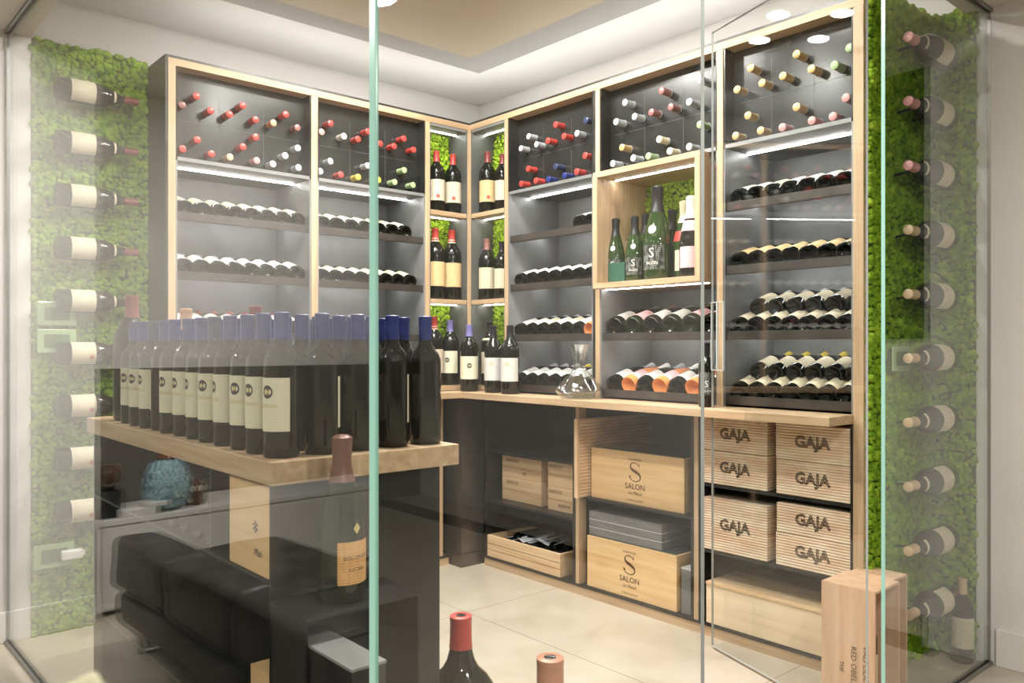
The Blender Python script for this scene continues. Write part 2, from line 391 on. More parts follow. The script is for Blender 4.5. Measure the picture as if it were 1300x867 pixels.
# inner soffit with tray
SZ, TZ = 2.789, 2.83
tx0, tx1, ty0, ty1 = 1.02, 2.98, 1.55, 3.69
g = G()
g.box((.72, 1.2, SZ), (tx0, WY+.1, SZ+.12)); g.box((tx1, 1.2, SZ), (WX+.1, WY+.1, SZ+.12))
g.box((tx0, 1.2, SZ), (tx1, ty0, SZ+.12)); g.box((tx0, ty1, SZ), (tx1, WY+.1, SZ+.12))
st(g.make('ceiling_soffit', 'plaster'))
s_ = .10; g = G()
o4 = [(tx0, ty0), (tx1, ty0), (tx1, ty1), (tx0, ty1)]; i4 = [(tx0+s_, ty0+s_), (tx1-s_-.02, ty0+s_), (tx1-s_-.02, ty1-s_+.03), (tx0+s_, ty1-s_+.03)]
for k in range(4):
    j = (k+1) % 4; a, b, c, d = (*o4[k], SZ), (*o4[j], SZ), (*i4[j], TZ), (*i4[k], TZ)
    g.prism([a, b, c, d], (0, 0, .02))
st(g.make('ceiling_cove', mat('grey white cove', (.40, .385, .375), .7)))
g = G().box((tx0+s_-.05, ty0+s_-.05, TZ), (tx1-.07, ty1-.02, TZ+.05)); st(g.make('ceiling_tray', 'tan_ceiling'))
# outer ceiling and the bands over the glass
g = G().box((-3.2, -3.2, BH), (WX+.1, 1.2, 3.)); g.box((-3.2, 1.2, BH), (.72, 4.5, 3.)); st(g.make('ceiling', mat('outer ceiling paint', (.62, .58, .52), .7)))
# walls behind racks
st(G().box((.72, WY, 0), (WX+.1, WY+.1, 2.95)).make('wall_left', 'plaster'))
st(G().box((WX, 1.2, 0), (WX+.1, WY, 2.95)).make('wall_right', 'plaster'))
# outer room
st(G().box((.30, 3.83, 0), (.72, 4.5, 3.)).make('wall_pier_left', 'plaster'))
st(G().box((.298, 3.822, 0), (.637, 3.83, .125)).make('baseboard_left', 'trimwhite', bevel=.003))
g = G().box((-3.2, 4.3, 0), (.30, 4.4, 1.09)); st(g.make('wall_back_lower', 'greywall'))
g = G().box((-3.2, 4.3, 1.09), (.30, 4.4, 3.)); st(g.make('wall_back_upper', 'plaster'))
st(G().box((-3.3, -3.3, 0), (-3.2, 4.5, 3.)).make('wall_far', 'plaster'))
st(G().box((-3.2, -3.3, 0), (WX+.9, -3.2, 3.)).make('wall_front', mat('outer dark wall', (.16, .14, .12), .7)))
g = G().box((WX-.0, .90, 0), (WX+.5, 1.2, 3.)); st(g.make('wall_pier_right', 'plaster'))
g = G().box((WX-.012, .888, 0), (WX, 1.10, .14)); g.box((WX-.012, .888, 0), (WX+.5, .90, .14)); st(g.make('baseboard_right', 'trimwhite', bevel=.003))
st(G().box((WX+.4, -3.3, 0), (WX+.5, .9, 3.)).make('wall_side', 'plaster'))
st(G().box((WX-.1, -3.2, -.05), (WX+.5, .95, 0)).make('floor_edge', 'floor'))

# ---------------------------------------------------------------- moss
ICO = None
def clumps():
    bm = bmesh.new(); bmesh.ops.create_icosphere(bm, subdivisions=2, radius=1.)
    V = np.array([v.co[:] for v in bm.verts]); Fc = np.array([[v.index for v in f.verts] for f in bm.faces]); bm.free()
    out = []
    for k in range(8):
        W = V.copy()
        for i, p in enumerate(V):
            n = noise.noise(Vector(p)*2.3+Vector((k*7.1, 3*k, 0)))
            W[i] = p*(1+.42*n+.35*noise.noise(Vector(p)*5.1+Vector((k, 2, 9.*k))))
        out.append(W)
    return out, Fc
CL, CF = clumps()
def moss(name, org, u, v, nrm, w, h, sp, rad, label, cat='moss', keep=None, depth=.5, mm='moss'):
    org, u, v, nrm = map(lambda q: np.array(q, float), (org, u, v, nrm))
    Vs = []; Fs = []; off = 0
    nu, nv = int(w/sp)+1, int(h/sp)+1
    for i in range(nu):
        for j in range(nv):
            a = (i+.5+random.uniform(-.45, .45))*w/nu; b = (j+.5+random.uniform(-.45, .45))*h/nv
            if keep and not keep(a, b): continue
            r = rad*random.uniform(.65, 1.3)
            bump = noise.noise(Vector((a*9, b*9, 2.)))*rad*1.1
            c = org+u*a+v*b+nrm*(depth*rad+bump)
            th = random.uniform(0, 6.28); cs, sn = math.cos(th), math.sin(th)
            W = CL[random.randrange(8)]*r; W = W @ np.array([[cs, -sn, 0], [sn, cs, 0], [0, 0, 1]])
            Vs.append(W+c); Fs.append(CF+off); off += len(W)
    bw = len(Vs)
    V = np.concatenate(Vs); Fc = np.concatenate(Fs)
    # backing board
    c8 = []
    for dd in (-.012, 0.0):
        for (a, b) in ((0, 0), (w, 0), (w, h), (0, h)): c8.append(org+u*a+v*b+nrm*dd)
    n0 = len(V); V = np.concatenate([V, np.array(c8)])
    quads = [(0, 1, 2, 3), (4, 5, 6, 7), (0, 1, 5, 4), (1, 2, 6, 5), (2, 3, 7, 6), (3, 0, 4, 7)]
    tri = []
    for q in quads: tri += [(q[0], q[1], q[2]), (q[0], q[2], q[3])]
    Fc = np.concatenate([Fc, np.array(tri)+n0])
    me = bpy.data.meshes.new(name); nf = len(Fc)
    me.vertices.add(len(V)); me.vertices.foreach_set('co', V.astype(np.float32).ravel())
    me.loops.add(nf*3); me.loops.foreach_set('vertex_index', Fc.astype(np.int32).ravel())
    me.polygons.add(nf); me.polygons.foreach_set('loop_start', np.arange(0, nf*3, 3, dtype=np.int32))
    me.update(calc_edges=True)
    me.materials.append(M[mm]); me.materials.append(M['moss_back'])
    mi = np.zeros(nf, np.int32); mi[-12:] = 1; me.polygons.foreach_set('material_index', mi)
    sm = np.ones(nf, bool); sm[-12:] = False; me.polygons.foreach_set('use_smooth', sm)
    me.update()
    return tag(link(name, me), label, cat, None, 'stuff')
st(G().box((.722, 3.87, 0), (1.185, WY, 2.46)).make('wall_moss_backing_left', 'moss_back'))
moss('moss', (.725, 3.835, .0), (1, 0, 0), (0, 0, 1), (0, -1, 0), .455, 2.475, .0185, .0125, 'green moss covering the wall between the white pier and the dark side of the rack', depth=.4)
moss('moss', (XB+.02, 1.338, .0), (1, 0, 0), (0, 0, 1), (0, -1, 0), .53, 2.50, .0185, .0125, 'green moss covering the end of the oak rack by the glass door', depth=.25)
moss('moss', (WX-.012, 1.33, .0), (0, -1, 0), (0, 0, 1), (-1, 0, 0), .16, 2.50, .0185, .0125, 'green moss strip on the wall next to the white pier', depth=.2)

# ---------------------------------------------------------------- racks
def thing(name, label, cat, loc=(0, 0, 0), group=None): return tag(empty(name, loc), label, cat, group)
def part(g, name, m, parent, **k): return g.make(name, m, parent, **k)
# generic: rack A lies along x (front y=YA, depth +y); rack B along y (front x=XB, depth +x).
def A3(x, d, z): return (x, YA+d, z)
def B3(y, d, z): return (XB+d, y, z)
DEP = .37
LV = [1.785, 1.527, 1.262, 1.0]     # lip tops of the sloping shelves
TILT = R(16)
def lipshelf(P, a0, a1, zt, root, last=False):
    """sloping display shelf: lip + inclined plate, led strip behind the lip"""
    g = G(); g.box(P(a0, .012, zt-.034), P(a1, .016, zt)); 
    g.box(P(a0, .012, zt-.036), P(a1, .030, zt-.033))
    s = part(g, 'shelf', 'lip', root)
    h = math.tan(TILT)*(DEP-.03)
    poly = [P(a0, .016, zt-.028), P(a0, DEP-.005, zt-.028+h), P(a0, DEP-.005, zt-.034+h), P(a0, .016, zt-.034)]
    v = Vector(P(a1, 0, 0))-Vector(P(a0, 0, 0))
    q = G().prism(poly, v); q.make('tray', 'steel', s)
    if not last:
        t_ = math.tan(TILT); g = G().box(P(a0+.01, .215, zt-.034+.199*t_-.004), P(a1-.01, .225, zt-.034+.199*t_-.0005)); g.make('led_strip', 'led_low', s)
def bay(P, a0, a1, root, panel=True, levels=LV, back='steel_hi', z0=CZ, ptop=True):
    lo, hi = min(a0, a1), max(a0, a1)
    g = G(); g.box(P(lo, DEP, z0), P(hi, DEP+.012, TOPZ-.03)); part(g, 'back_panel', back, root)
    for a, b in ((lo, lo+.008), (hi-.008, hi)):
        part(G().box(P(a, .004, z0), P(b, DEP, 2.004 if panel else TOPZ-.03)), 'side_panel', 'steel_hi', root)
        if panel: part(G().box(P(a, .004, 2.02), P(b, .07, TOPZ-.03)), 'reveal', 'panel', root)
    if panel:
        g = G().box(P(lo+.008, .07, 2.02), P(hi-.008, .078, TOPZ-.03))
        pn = part(g, 'front_panel', 'panel', root)
        g = G(); w = hi-lo
        for f in (.34, .67): g.box(P(lo+w*f-.0007, .0692, 2.06), P(lo+w*f+.0007, .07, TOPZ-.1))
        g.box(P(lo+.03, .0692, 2.195), P(hi-.03, .07, 2.1965)); g.make('seam', 'seam', pn)
        g = G().box(P(lo+.008, .004, 2.004), P(hi-.008, DEP, 2.02)); part(g, 'compartment_floor', 'steel_hi', root)
        g = G().box(P(lo+.015, .153, 1.999), P(hi-.015, .159, 2.0035)); part(g, 'led_strip', 'led', root)
    for i, z in enumerate(levels): lipshelf(P, lo+.008, hi-.008, z, root, z < 1.1)

# --- rack A (left)
rA = thing('wine_rack', 'left half of the corner wine wall, oak framed bays with lit sloping shelves', 'wine rack', (1.19, YA, CZ))
rA.location = (0, 0, 0)
A_BAYS = [(1.222, 1.861), (1.895, 2.531)]
for a0, a1 in A_BAYS: bay(A3, a0, a1, rA)
part(G().box(A3(1.180, .004, 0), A3(1.19, .40, TOPZ+.012)), 'dark_side', 'steel', rA)
for i, (a, b) in enumerate([(1.19, 1.222), (1.861, 1.895), (2.531, 2.560)]):
    part(G().box(A3(a, 0, CZ+.0), A3(b, .06, TOPZ-.03)), 'post', 'oak_z', rA, bevel=.001)
    part(G().box(A3(a+.004, .06, CZ), A3(b-.004, DEP, TOPZ-.03)), 'divider', 'steel', rA)
part(G().box(A3(1.19, 0, TOPZ-.03), A3(XB, .10, TOPZ)), 'top_rail', 'oak_x', rA)
part(G().box(A3(1.18, .003, TOPZ), A3(XB+.05, .42, TOPZ+.012)), 'top_board', 'steel', rA)
# --- rack B (right)
rB = thing('wine_rack', 'right half of the corner wine wall, oak framed bays beside the glass door', 'wine rack')
bay(B3, 2.648, 3.262, rB)
bay(B3, 1.953, 2.603, rB, levels=[1.262, 1.0])
bay(B3, 1.381, 1.925, rB)
for a, b in [(3.262, 3.288), (2.603, 2.630), (1.925, 1.953), (1.343, 1.381)]:
    z0 = CZ if a > 1.4 else 0
    part(G().box(B3(a, 0, z0), B3(b, .06, TOPZ-.03)), 'post', 'oak_z', rB, bevel=.001)
    part(G().box(B3(a+.003, .06, z0), B3(b-.003, DEP, TOPZ-.03)), 'divider', 'steel', rB)
part(G().box(B3(2.630, .003, CZ), B3(2.648, DEP, TOPZ-.03)), 'divider', 'steel', rB)
part(G().box(B3(1.343, 0, TOPZ-.03), B3(YA, .10, TOPZ)), 'top_rail', 'oak_y', rB)
part(G().box(B3(1.335, .003, TOPZ), B3(YA+.42, .42, TOPZ+.012)), 'top_board', 'steel', rB)
part(G().box((XB-.012, YA-.012, CZ), (XB+.012, YA+.012, TOPZ-.03)), 'corner_post', 'oak_z', rB)
# corner bays (shallow, moss backed)
CD = .165
def corner(P, lo, hi, root, which):
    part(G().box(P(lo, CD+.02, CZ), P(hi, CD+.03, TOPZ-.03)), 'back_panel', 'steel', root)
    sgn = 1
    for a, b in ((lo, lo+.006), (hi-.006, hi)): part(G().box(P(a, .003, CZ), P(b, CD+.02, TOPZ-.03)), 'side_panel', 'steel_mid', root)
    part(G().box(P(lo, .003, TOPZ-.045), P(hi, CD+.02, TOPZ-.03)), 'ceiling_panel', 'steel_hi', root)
    for k, z in enumerate((1.94, 1.458, CZ+.028)):
        part(G().box(P(lo+.006, .002, z-.024), P(hi-.006, CD, z)), 'shelf', 'oak_x' if which == 'A' else 'oak_y', root)
    for z in (TOPZ-.045, 1.916, 1.434):
        part(G().box(P(lo+.01, .092, z-.003), P(hi-.01, .097, z)), 'led_strip', 'led', root)
corner(A3, 2.560, 2.818, rA, 'A'); corner(B3, 3.288, 3.578, rB, 'B')
moss('moss', (2.566, YA+.168, CZ+.03), (1, 0, 0), (0, 0, 1), (0, -1, 0), .245, 1.42, .016, .011, 'bright lit moss behind the big bottles, on the corner niche left of the corner post', depth=.1, mm='moss_lighter')
moss('moss', (XB+.168, 3.572, CZ+.03), (0, -1, 0), (0, 0, 1), (-1, 0, 0), .275, 1.42, .016, .011, 'bright lit moss in the niche directly right of the corner post', depth=.1, mm='moss_lighter')

# worktop
wt = thing('worktop', 'long oak worktop running round the corner above the crates', 'worktop')
part(G().box((2.66, 1.381, CZ-.032), (WX-.19, 3.44, CZ)), 'right_run', 'oak_y', wt, bevel=.002)
part(G().prism([(2.66, 3.44, CZ-.032), (3.2, 3.44, CZ-.032), (3.2, YA+.4, CZ-.032), (1.19, YA+.4, CZ-.032), (1.19, 3.44, CZ-.032)], (0, 0, .032)), 'left_run', 'oak_x', wt, bevel=.002)
# lower cabinets B
LD = .53
cb = thing('base_cabinet', 'open black steel base cabinet full of wooden wine crates', 'cabinet')
part(G().box((XB+LD, 1.343, .05), (XB+LD+.012, 3.45, CZ-.034)), 'back_panel', 'steel', cb)
part(G().box((XB, 1.381, .042), (XB+LD, 3.45, .055)), 'bottom_board', 'steel', cb)
part(G().box((XB+.004, 1.381, 0), (XB+.03, 3.46, .042)), 'plinth', 'oak_y', cb)
for a, b, m in ((2.781, 2.759, 'steel'), (2.759, 2.737, 'oak_z'), (2.085, 2.067, 'steel'), (2.067, 2.045, 'oak_z'), (2.045, 2.023, 'steel'), (1.392, 1.381, 'steel'), (3.452, 3.435, 'steel')):
    part(G().box((XB+(.002 if m == 'steel' else 0), a, .055), (XB+(LD if m == 'steel' else .05), b, CZ-.034)), 'divider' if m == 'steel' else 'post', m, cb)
for lo, hi, zs in ((2.781, 3.435, (.634, .362)), (2.085, 2.737, (.480,)), (1.392, 2.023, (.632, .358))):
    for z in zs: part(G().box((XB+.003, lo, z-.012), (XB+LD, hi, z)), 'shelf', 'steel', cb)
# lower cabinets A (mostly behind the table)
ca = thing('base_cabinet', 'dark base cabinet behind the bottle table, left of the corner pillar', 'cabinet')
part(G().box((1.19, YA+LD, .05), (2.70, YA+LD+.012, CZ-.034)), 'back_panel', 'steel', ca)
part(G().box((1.19, YA, .042), (2.70, YA+LD, .055)), 'bottom_board', 'steel', ca)
part(G().box((1.19, YA+.004, 0), (2.69, YA+.03, .042)), 'plinth', 'oak_x', ca)
xp = at(560, 600, 'y', YA).x
for a in (xp-.012, 1.93, 1.20):
    part(G().box((a, YA, .055), (a+.024, YA+.05, CZ-.034)), 'post', 'oak_z', ca)
    part(G().box((a+.002, YA+.05, .055), (a+.022, YA+LD, CZ-.034)), 'divider', 'steel', ca)
part(G().box((1.2, YA+.003, .49), (2.65, YA+LD, .502)), 'shelf', 'steel', ca)
# pillar
pl = thing('corner_pillar', 'square dark waxed steel pillar under the corner of the worktop', 'pillar')
part(G().box((2.70, 3.495, .075), (2.86, 3.66, CZ-.033)), 'shaft', 'pillar_steel', pl)
part(G().box((2.698, 3.493, 0), (2.862, 3.662, .072)), 'foot', 'pillar_steel', pl)

# ---------------------------------------------------------------- capsules poking out of the upper compartments
CAPLIST = [
 ('A', 'second bay from the mossy wall', None, 0, 0, 1, []),
]
def caps(P_ax, crop, pts, bayname, long_=0.0):
    cx0, cy0, s = crop; rows = {'upper': [], 'lower': []}
    for (x, y, c, row) in pts: rows[row].append((cx0+x/s, cy0+y/s, c))
    for row, L_ in rows.items():
        L_.sort()
        for i, (px, py, c) in enumerate(L_):
            if P_ax == 'y':
                p = at(px, py, 'y', YA-.0+.012); d = (0, -1, 0); base = p-Vector(d)*.3
            else:
                p = at(px, py, 'x', XB+.012); d = (-1, 0, 0); base = p-Vector(d)*.3
            lab = 'bottle neck, %s capsule, %s from left, %s row, %s' % (CN[c], ORD[i], row, bayname)
            k = 'bordeaux'
            o = bottle(k, 'glass_dark', c, None, base, d, (0, 0, 1), 'wine_bottle', lab, 'wine bottle', 'bottle necks in the %s' % bayname)
            if long_: link('neck_collar', cached('collar', lambda: mesh('collar', *(lambda q: (q.v, q.f))(G().lathe([(.0158, .222), (.0172, .224), (.0172, .243), (.0158, .245)], 20)), 'cap_silver', True)), o)
CN = dict(red='red', silver='silver', white='white', gold='gold', green='pale green', yellow='yellow', pink='pink', cream='cream', blue='blue', navy='navy', orange='orange', duskred='dusky red', tan='tan', black='black')
U, D_ = 'upper', 'lower'
caps('y', (220, 80, 5.417), [(62, 288, 'duskred', U), (160, 225, 'red', U), (257, 327, 'red', U), (388, 352, 'red', U), (479, 291, 'red', U), (567, 388, 'red', U), (690, 411, 'orange', U), (775, 352, 'red', U), (855, 444, 'duskred', U),
    (65, 589, 'red', D_), (166, 527, 'red', D_), (263, 623, 'red', D_), (391, 646, 'tan', D_), (480, 575, 'red', D_), (568, 508, 'red', D_), (575, 670, 'pink', D_), (687, 694, 'silver', D_), (771, 637, 'silver', D_), (857, 585, 'silver', D_), (862, 719, 'silver', D_)], 'bay by the mossy wall')
caps('y', (400, 110, 6.193), [(53, 355, 'pink', U), (123, 287, 'red', U), (229, 389, 'white', U), (340, 411, 'red', U), (418, 350, 'red', U), (515, 447, 'red', U), (623, 467, 'red', U), (700, 407, 'red', U), (776, 495, 'red', U),
    (122, 586, 'silver', D_), (42, 665, 'silver', D_), (205, 691, 'red', D_), (340, 710, 'yellow', D_), (415, 620, 'silver', D_), (500, 733, 'yellow', D_), (628, 750, 'green', D_), (703, 656, 'green', D_), (772, 773, 'green', D_)], 'bay left of the corner')
caps('x', (640, 110, 6.19), [(190, 390, 'silver', U), (130, 485, 'silver', U), (252, 453, 'silver', U), (403, 297, 'red', U), (342, 424, 'red', U), (468, 388, 'red', U), (570, 367, 'silver', U), (641, 263, 'navy', U),
    (187, 645, 'red', D_), (132, 762, 'red', D_), (247, 738, 'red', D_), (345, 727, 'blue', D_), (403, 627, 'navy', D_), (472, 697, 'blue', D_), (568, 667, 'red', D_), (634, 541, 'red', D_)], 'bay right of the corner')
caps('x', (755, 70, 5.78), [(220, 347, 'silver', U), (155, 488, 'silver', U), (291, 450, 'silver', U), (413, 418, 'duskred', U), (488, 260, 'duskred', U), (556, 379, 'duskred', U), (691, 343, 'silver', U), (775, 180, 'silver', U),
    (198, 676, 'gold', D_), (131, 795, 'silver', D_), (281, 755, 'silver', D_), (392, 740, 'green', D_), (472, 617, 'cream', D_), (549, 703, 'cream', D_), (691, 672, 'silver', D_), (770, 508, 'green', D_)], 'bay above the champagne niche', .03)
caps('x', (880, 0, 4.336), [(240, 492, 'gold', U), (315, 373, 'gold', U), (378, 456, 'gold', U), (493, 417, 'gold', U), (568, 297, 'gold', U), (650, 378, 'gold', U), (777, 357, 'green', U), (860, 262, 'green', U),
    (232, 747, 'gold', D_), (300, 635, 'gold', D_), (370, 718, 'gold', D_), (568, 588, 'gold', D_), (490, 700, 'pink', D_), (652, 663, 'pink', D_), (768, 640, 'pink', D_), (840, 537, 'pink', D_)], 'bay behind glass door', .03)

# ---------------------------------------------------------------- bottles lying on the sloping shelves
SHN = {0: 'top', 1: 'second', 2: 'third', 3: 'lowest'}
CT, STi = math.cos(TILT), math.sin(TILT)
def lay(which, centers, lvl, spec, bayname, push=.024, lift=0., tier=None, kind='burgundy', scale=1., desc=None):
    if tier: bayname = bayname.replace('bay ', '')
    zt = LV[lvl]
    seq = sorted(centers, reverse=(which == 'B'))
    for i, a in enumerate(seq):
        s = spec[i % len(spec)]; kd = s[3] if len(s) > 3 else kind
        r = max(p[0] for p in prof(kd))*scale
        # axis sits r above the inclined tray
        d = push; z = zt-.028+(d-.016)*math.tan(TILT)+r/CT+lift+.001
        dd = Vector((0, CT, STi)) if which == 'A' else Vector((CT, 0, STi))
        nn = (0, -STi, CT) if which == 'A' else (-STi, 0, CT)
        yw = random.uniform(-.12, .12)
        nn = Vector(nn)+(Vector((yw, 0, 0)) if which == 'A' else Vector((0, yw, 0)))
        p = Vector(A3(a, d+STi*r, z)) if which == 'A' else Vector(B3(a, d+STi*r, z))
        w = {'glass_dark': 'dark', 'glass_green': 'dark green', 'glass_rose': 'orange rosé', 'glass_pale': 'pale'}[s[0]]
        lb = dict(cream='cream', white='white', aged='cream', tan='tan', pink='pinkish')[s[2]]
        label = '%s bottle, %s label, %s from left%s, %s shelf, %s' % (w, lb, ORD[i], (' in '+tier) if tier else '', SHN[lvl], bayname)
        bottle(kd, s[0], s[1], s[2], p, dd, nn, 'wine_bottle', label, 'wine bottle', 'bottles on the %s shelf, %s' % (SHN[lvl], bayname), scale)
def spread(a0, a1, n, r=.04):
    p = (a1-a0-2*r)/(n-1) if n > 1 else 0
    return [a0+r+p*i for i in range(n)]
DK = ('glass_dark', 'silver', 'cream'); DW = ('glass_dark', 'silver', 'white'); DR = ('glass_dark', 'red', 'white')
BN1, BN2, BN3, BN4, BN5 = 'bay by the mossy wall', 'bay left of the corner', 'bay right of the corner', 'bay under champagne niche', 'bay behind glass door'
lay('A', spread(1.19+.045, 1.85, 8, .041), 0, [DK], BN1, scale=.97)
lay('A', spread(1.19+.045, 1.85, 8, .041), 1, [DW], BN1, scale=.97)
lay('A', spread(1.19+.045, 1.85, 8, .041), 2, [DR], BN1, scale=.97)
lay('A', spread(1.905, 2.47, 7, .041), 0, [DK], BN2, scale=.97)
lay('A', spread(1.91, 2.50, 8, .038), 1, [DK], BN2, scale=.92)
lay('A', spread(1.91, 2.43, 7, .041), 2, [DW], BN2, scale=.97)
lay('B', spread(2.66, 2.815, 2, .041), 0, [DW], BN3, scale=.95)
lay('B', spread(2.66, 3.25, 7, .041), 1, [DW], BN3, scale=.97)
lay('B', spread(2.66, 3.25, 7, .041), 2, [DW, DW, DK, DW, DK, DW, ('glass_rose', 'red', 'white')], BN3, scale=.97)
lay('B', spread(2.66, 3.25, 7, .041), 3, [DW, DW, DW, ('glass_dark', 'yellow', 'white'), ('glass_dark', 'yellow', 'white'), ('glass_dark', 'yellow', 'white'), DW], BN3, scale=.97)
lay('B', spread(1.965, 2.59, 6, .047), 2, [('glass_dark', 'silver', 'white'), ('glass_green', 'pink', 'pink'), ('glass_dark', 'silver', 'white'), ('glass_green', 'gold', 'white'), ('glass_green', 'pink', 'pink'), ('glass_dark', 'red', 'pink')], BN4, kind='champagne', scale=1.08)
lay('B', spread(1.965, 2.59, 7, .044), 3, [DW, ('glass_rose', 'white', 'pink'), DW, ('glass_rose', 'white', 'pink')], BN4, kind='champagne', scale=.97)
lay('B', spread(1.392, 1.915, 7, .039), 0, [DW, DW, DK, DW, DW, DW, DK], BN5, scale=.93)
lay('B', spread(1.392, 1.915, 7, .039), 1, [('glass_dark', 'silver', 'tan')], BN5, scale=.93)
lay('B', spread(1.392, 1.915, 7, .039), 2, [('glass_dark', 'silver', 'aged')], BN5, scale=.93, push=.02)
lay('B', spread(1.392, 1.875, 6, .039), 2, [DK], BN5, scale=.9, push=.10, lift=.058, tier='back tier')
lay('B', spread(1.392, 1.915, 7, .039), 3, [DK], BN5, scale=.93)
lay('B', spread(1.392, 1.875, 6, .039), 3, [('glass_dark', 'yellow', 'cream')], BN5, scale=.9, push=.10, lift=.058, tier='back tier')

# ---------------------------------------------------------------- champagne niche box
nb = thing('display_box', 'projecting oak display box with moss back holding champagne bottles', 'display box')
by0, by1, bz0, bz1, bx0, bx1, th = 2.0, 2.598, 1.466, 2.006, 2.778, XB+.33, .026
part(G().box((bx0, by0, bz0), (bx1, by1, bz0+th)), 'bottom_board', 'oak_y', nb, bevel=.0015)
part(G().box((bx0, by0, bz1-th), (bx1, by1, bz1)), 'top_board', 'oak_y', nb, bevel=.0015)
for a, b in ((by0, by0+th), (by1-th, by1)): part(G().box((bx0, a, bz0+th), (bx1, b, bz1-th)), 'side_board', 'oak_z', nb)
part(G().box((bx1-.012, by0+th, bz0+th), (bx1, by1-th, bz1-th)), 'back_board', 'oak_y', nb)
part(G().box((XB+.063, by0+th+.01, bz1-th-.003), (XB+.069, by1-th-.01, bz1-th)), 'led_strip', 'led', nb)
part(G().box((XB+.023, by0+.01, bz0-.003), (XB+.029, by1-.01, bz0)), 'led_strip', 'led', nb)
moss('moss', (bx1-.022, by1-th-.002, bz0+th), (0, -1, 0), (0, 0, 1), (-1, 0, 0), .542, bz1-bz0-2*th, .017, .012, 'bright green moss at the back of the champagne display box', depth=.2, mm='moss_lighter')
zb = bz0+th+.0005
def neckband(c, z0, z1, kind='champagne'):
    def fn(o, r):
        def mk():
            p = prof(kind)
            def rad(z):
                for (r0, a), (r1, b) in zip(p[1:], p[2:]):
                    if a <= z <= b and b > a: return r0+(r1-r0)*(z-a)/(b-a)
                return .01
            return mesh('neck_label', *(lambda q: (q.v, q.f))(G().lathe([(rad(z0+(z1-z0)*i/5)+.0009, z0+(z1-z0)*i/5) for i in range(6)], 28)), c, True)
        link('neck_label', cached(('nb', kind, c, z0, z1), mk), o)
    return fn
def seal(c, zc, rr, kind='champagne', xo=0.):
    def fn(o, r):
        def mk():
            p = prof(kind)
            def rad(z):
                for (r0, a), (r1, b) in zip(p[1:], p[2:]):
                    if a <= z <= b and b > a: return r0+(r1-r0)*(z-a)/(b-a)
                return .01
            n = 20; v = []; 
            def P(x, y): q = rad(y)+.0013; return (q*math.sin(x/q), -q*math.cos(x/q), y)
            v = [P(xo, zc)]+[P(xo+rr*math.cos(6.2832*i/n), zc+rr*math.sin(6.2832*i/n)) for i in range(n)]
            return mesh('seal', v, [(0, 1+i, 1+(i+1) % n) for i in range(n)], c)
        link('seal', cached(('seal', kind, c, zc, rr, xo), mk), o)
    return fn
def both(*fs):
    def fn(o, r):
        for f in fs: f(o, r)
    return fn
def B_at(px, x): p = at(px, 400, 'x', x); return p.y
camn = lambda p: (-p.x, -p.y, 0)
def stand_b(kind, glass, cap, lab, px, x, z, label, scale=1., extra=None, turn=0., cat='wine bottle', name='wine_bottle', group=None):
    p = Vector((x, B_at(px, x), z)); a = math.atan2(-p.y, -p.x)+turn
    return bottle(kind, glass, cap, lab, p, (0, 0, 1), (math.cos(a), math.sin(a), 0), name, label, cat, group, scale, extra)
CG = 'champagne bottles in the display box'
stand_b('champagne', 'glass_champ', 'black', 'black_s', 781.5, 2.90, zb, 'green champagne bottle with black label, first from left in the display box', 1.0, seal('ink_white', .165, .012), -.35, 'champagne bottle', 'champagne_bottle', CG)
stand_b('champagne', 'glass_champ', 'black', 'black_s', 806, 2.885, zb, 'small green champagne bottle second from left in the display box', .98, seal('ink_white', .165, .012), -.2, 'champagne bottle', 'champagne_bottle', CG)
stand_b('champagne', 'glass_champ', 'black', 'black_s', 820, 2.985, zb, 'champagne bottle half hidden behind the left side of the tall magnum', 1.06, None, 0, 'champagne bottle', 'champagne_bottle', CG)
stand_b('champagne', 'glass_champ', 'black', 'black_s', 834.5, 2.885, zb, 'tallest champagne magnum in the display box with letter S on label', 1.36, seal('ink_white', .165, .014), -.45, 'champagne bottle', 'champagne_bottle', CG)
stand_b('champagne', 'glass_green', 'black', None, 853.5, 3.02, zb, 'dark green champagne bottle standing against moss, right of the tall magnum', 1.08, None, 0, 'champagne bottle', 'champagne_bottle', CG)
stand_b('champagne', 'glass_champ', 'cream', 'cream', 869, 2.95, zb, 'champagne bottle with cream foil and red neck ribbon', 1.13, neckband('cap_wax', .15, .19), .3, 'champagne bottle', 'champagne_bottle', CG)
stand_b('champagne', 'glass_dark', 'white', 'pink', 877.5, 2.86, zb, 'champagne bottle with pale pink foil and pink label at right end of box', 1.12, neckband('label_pink', .175, .215), .1, 'champagne bottle', 'champagne_bottle', CG)
g = G().box((0, -.05, 0), (.10, .05, .095)); tag(g.make('gift_box', 'greenbox', loc=(2.85, 2.598-th-.055, zb), bevel=.001), 'small dark green carton in left corner of the display box', 'carton')

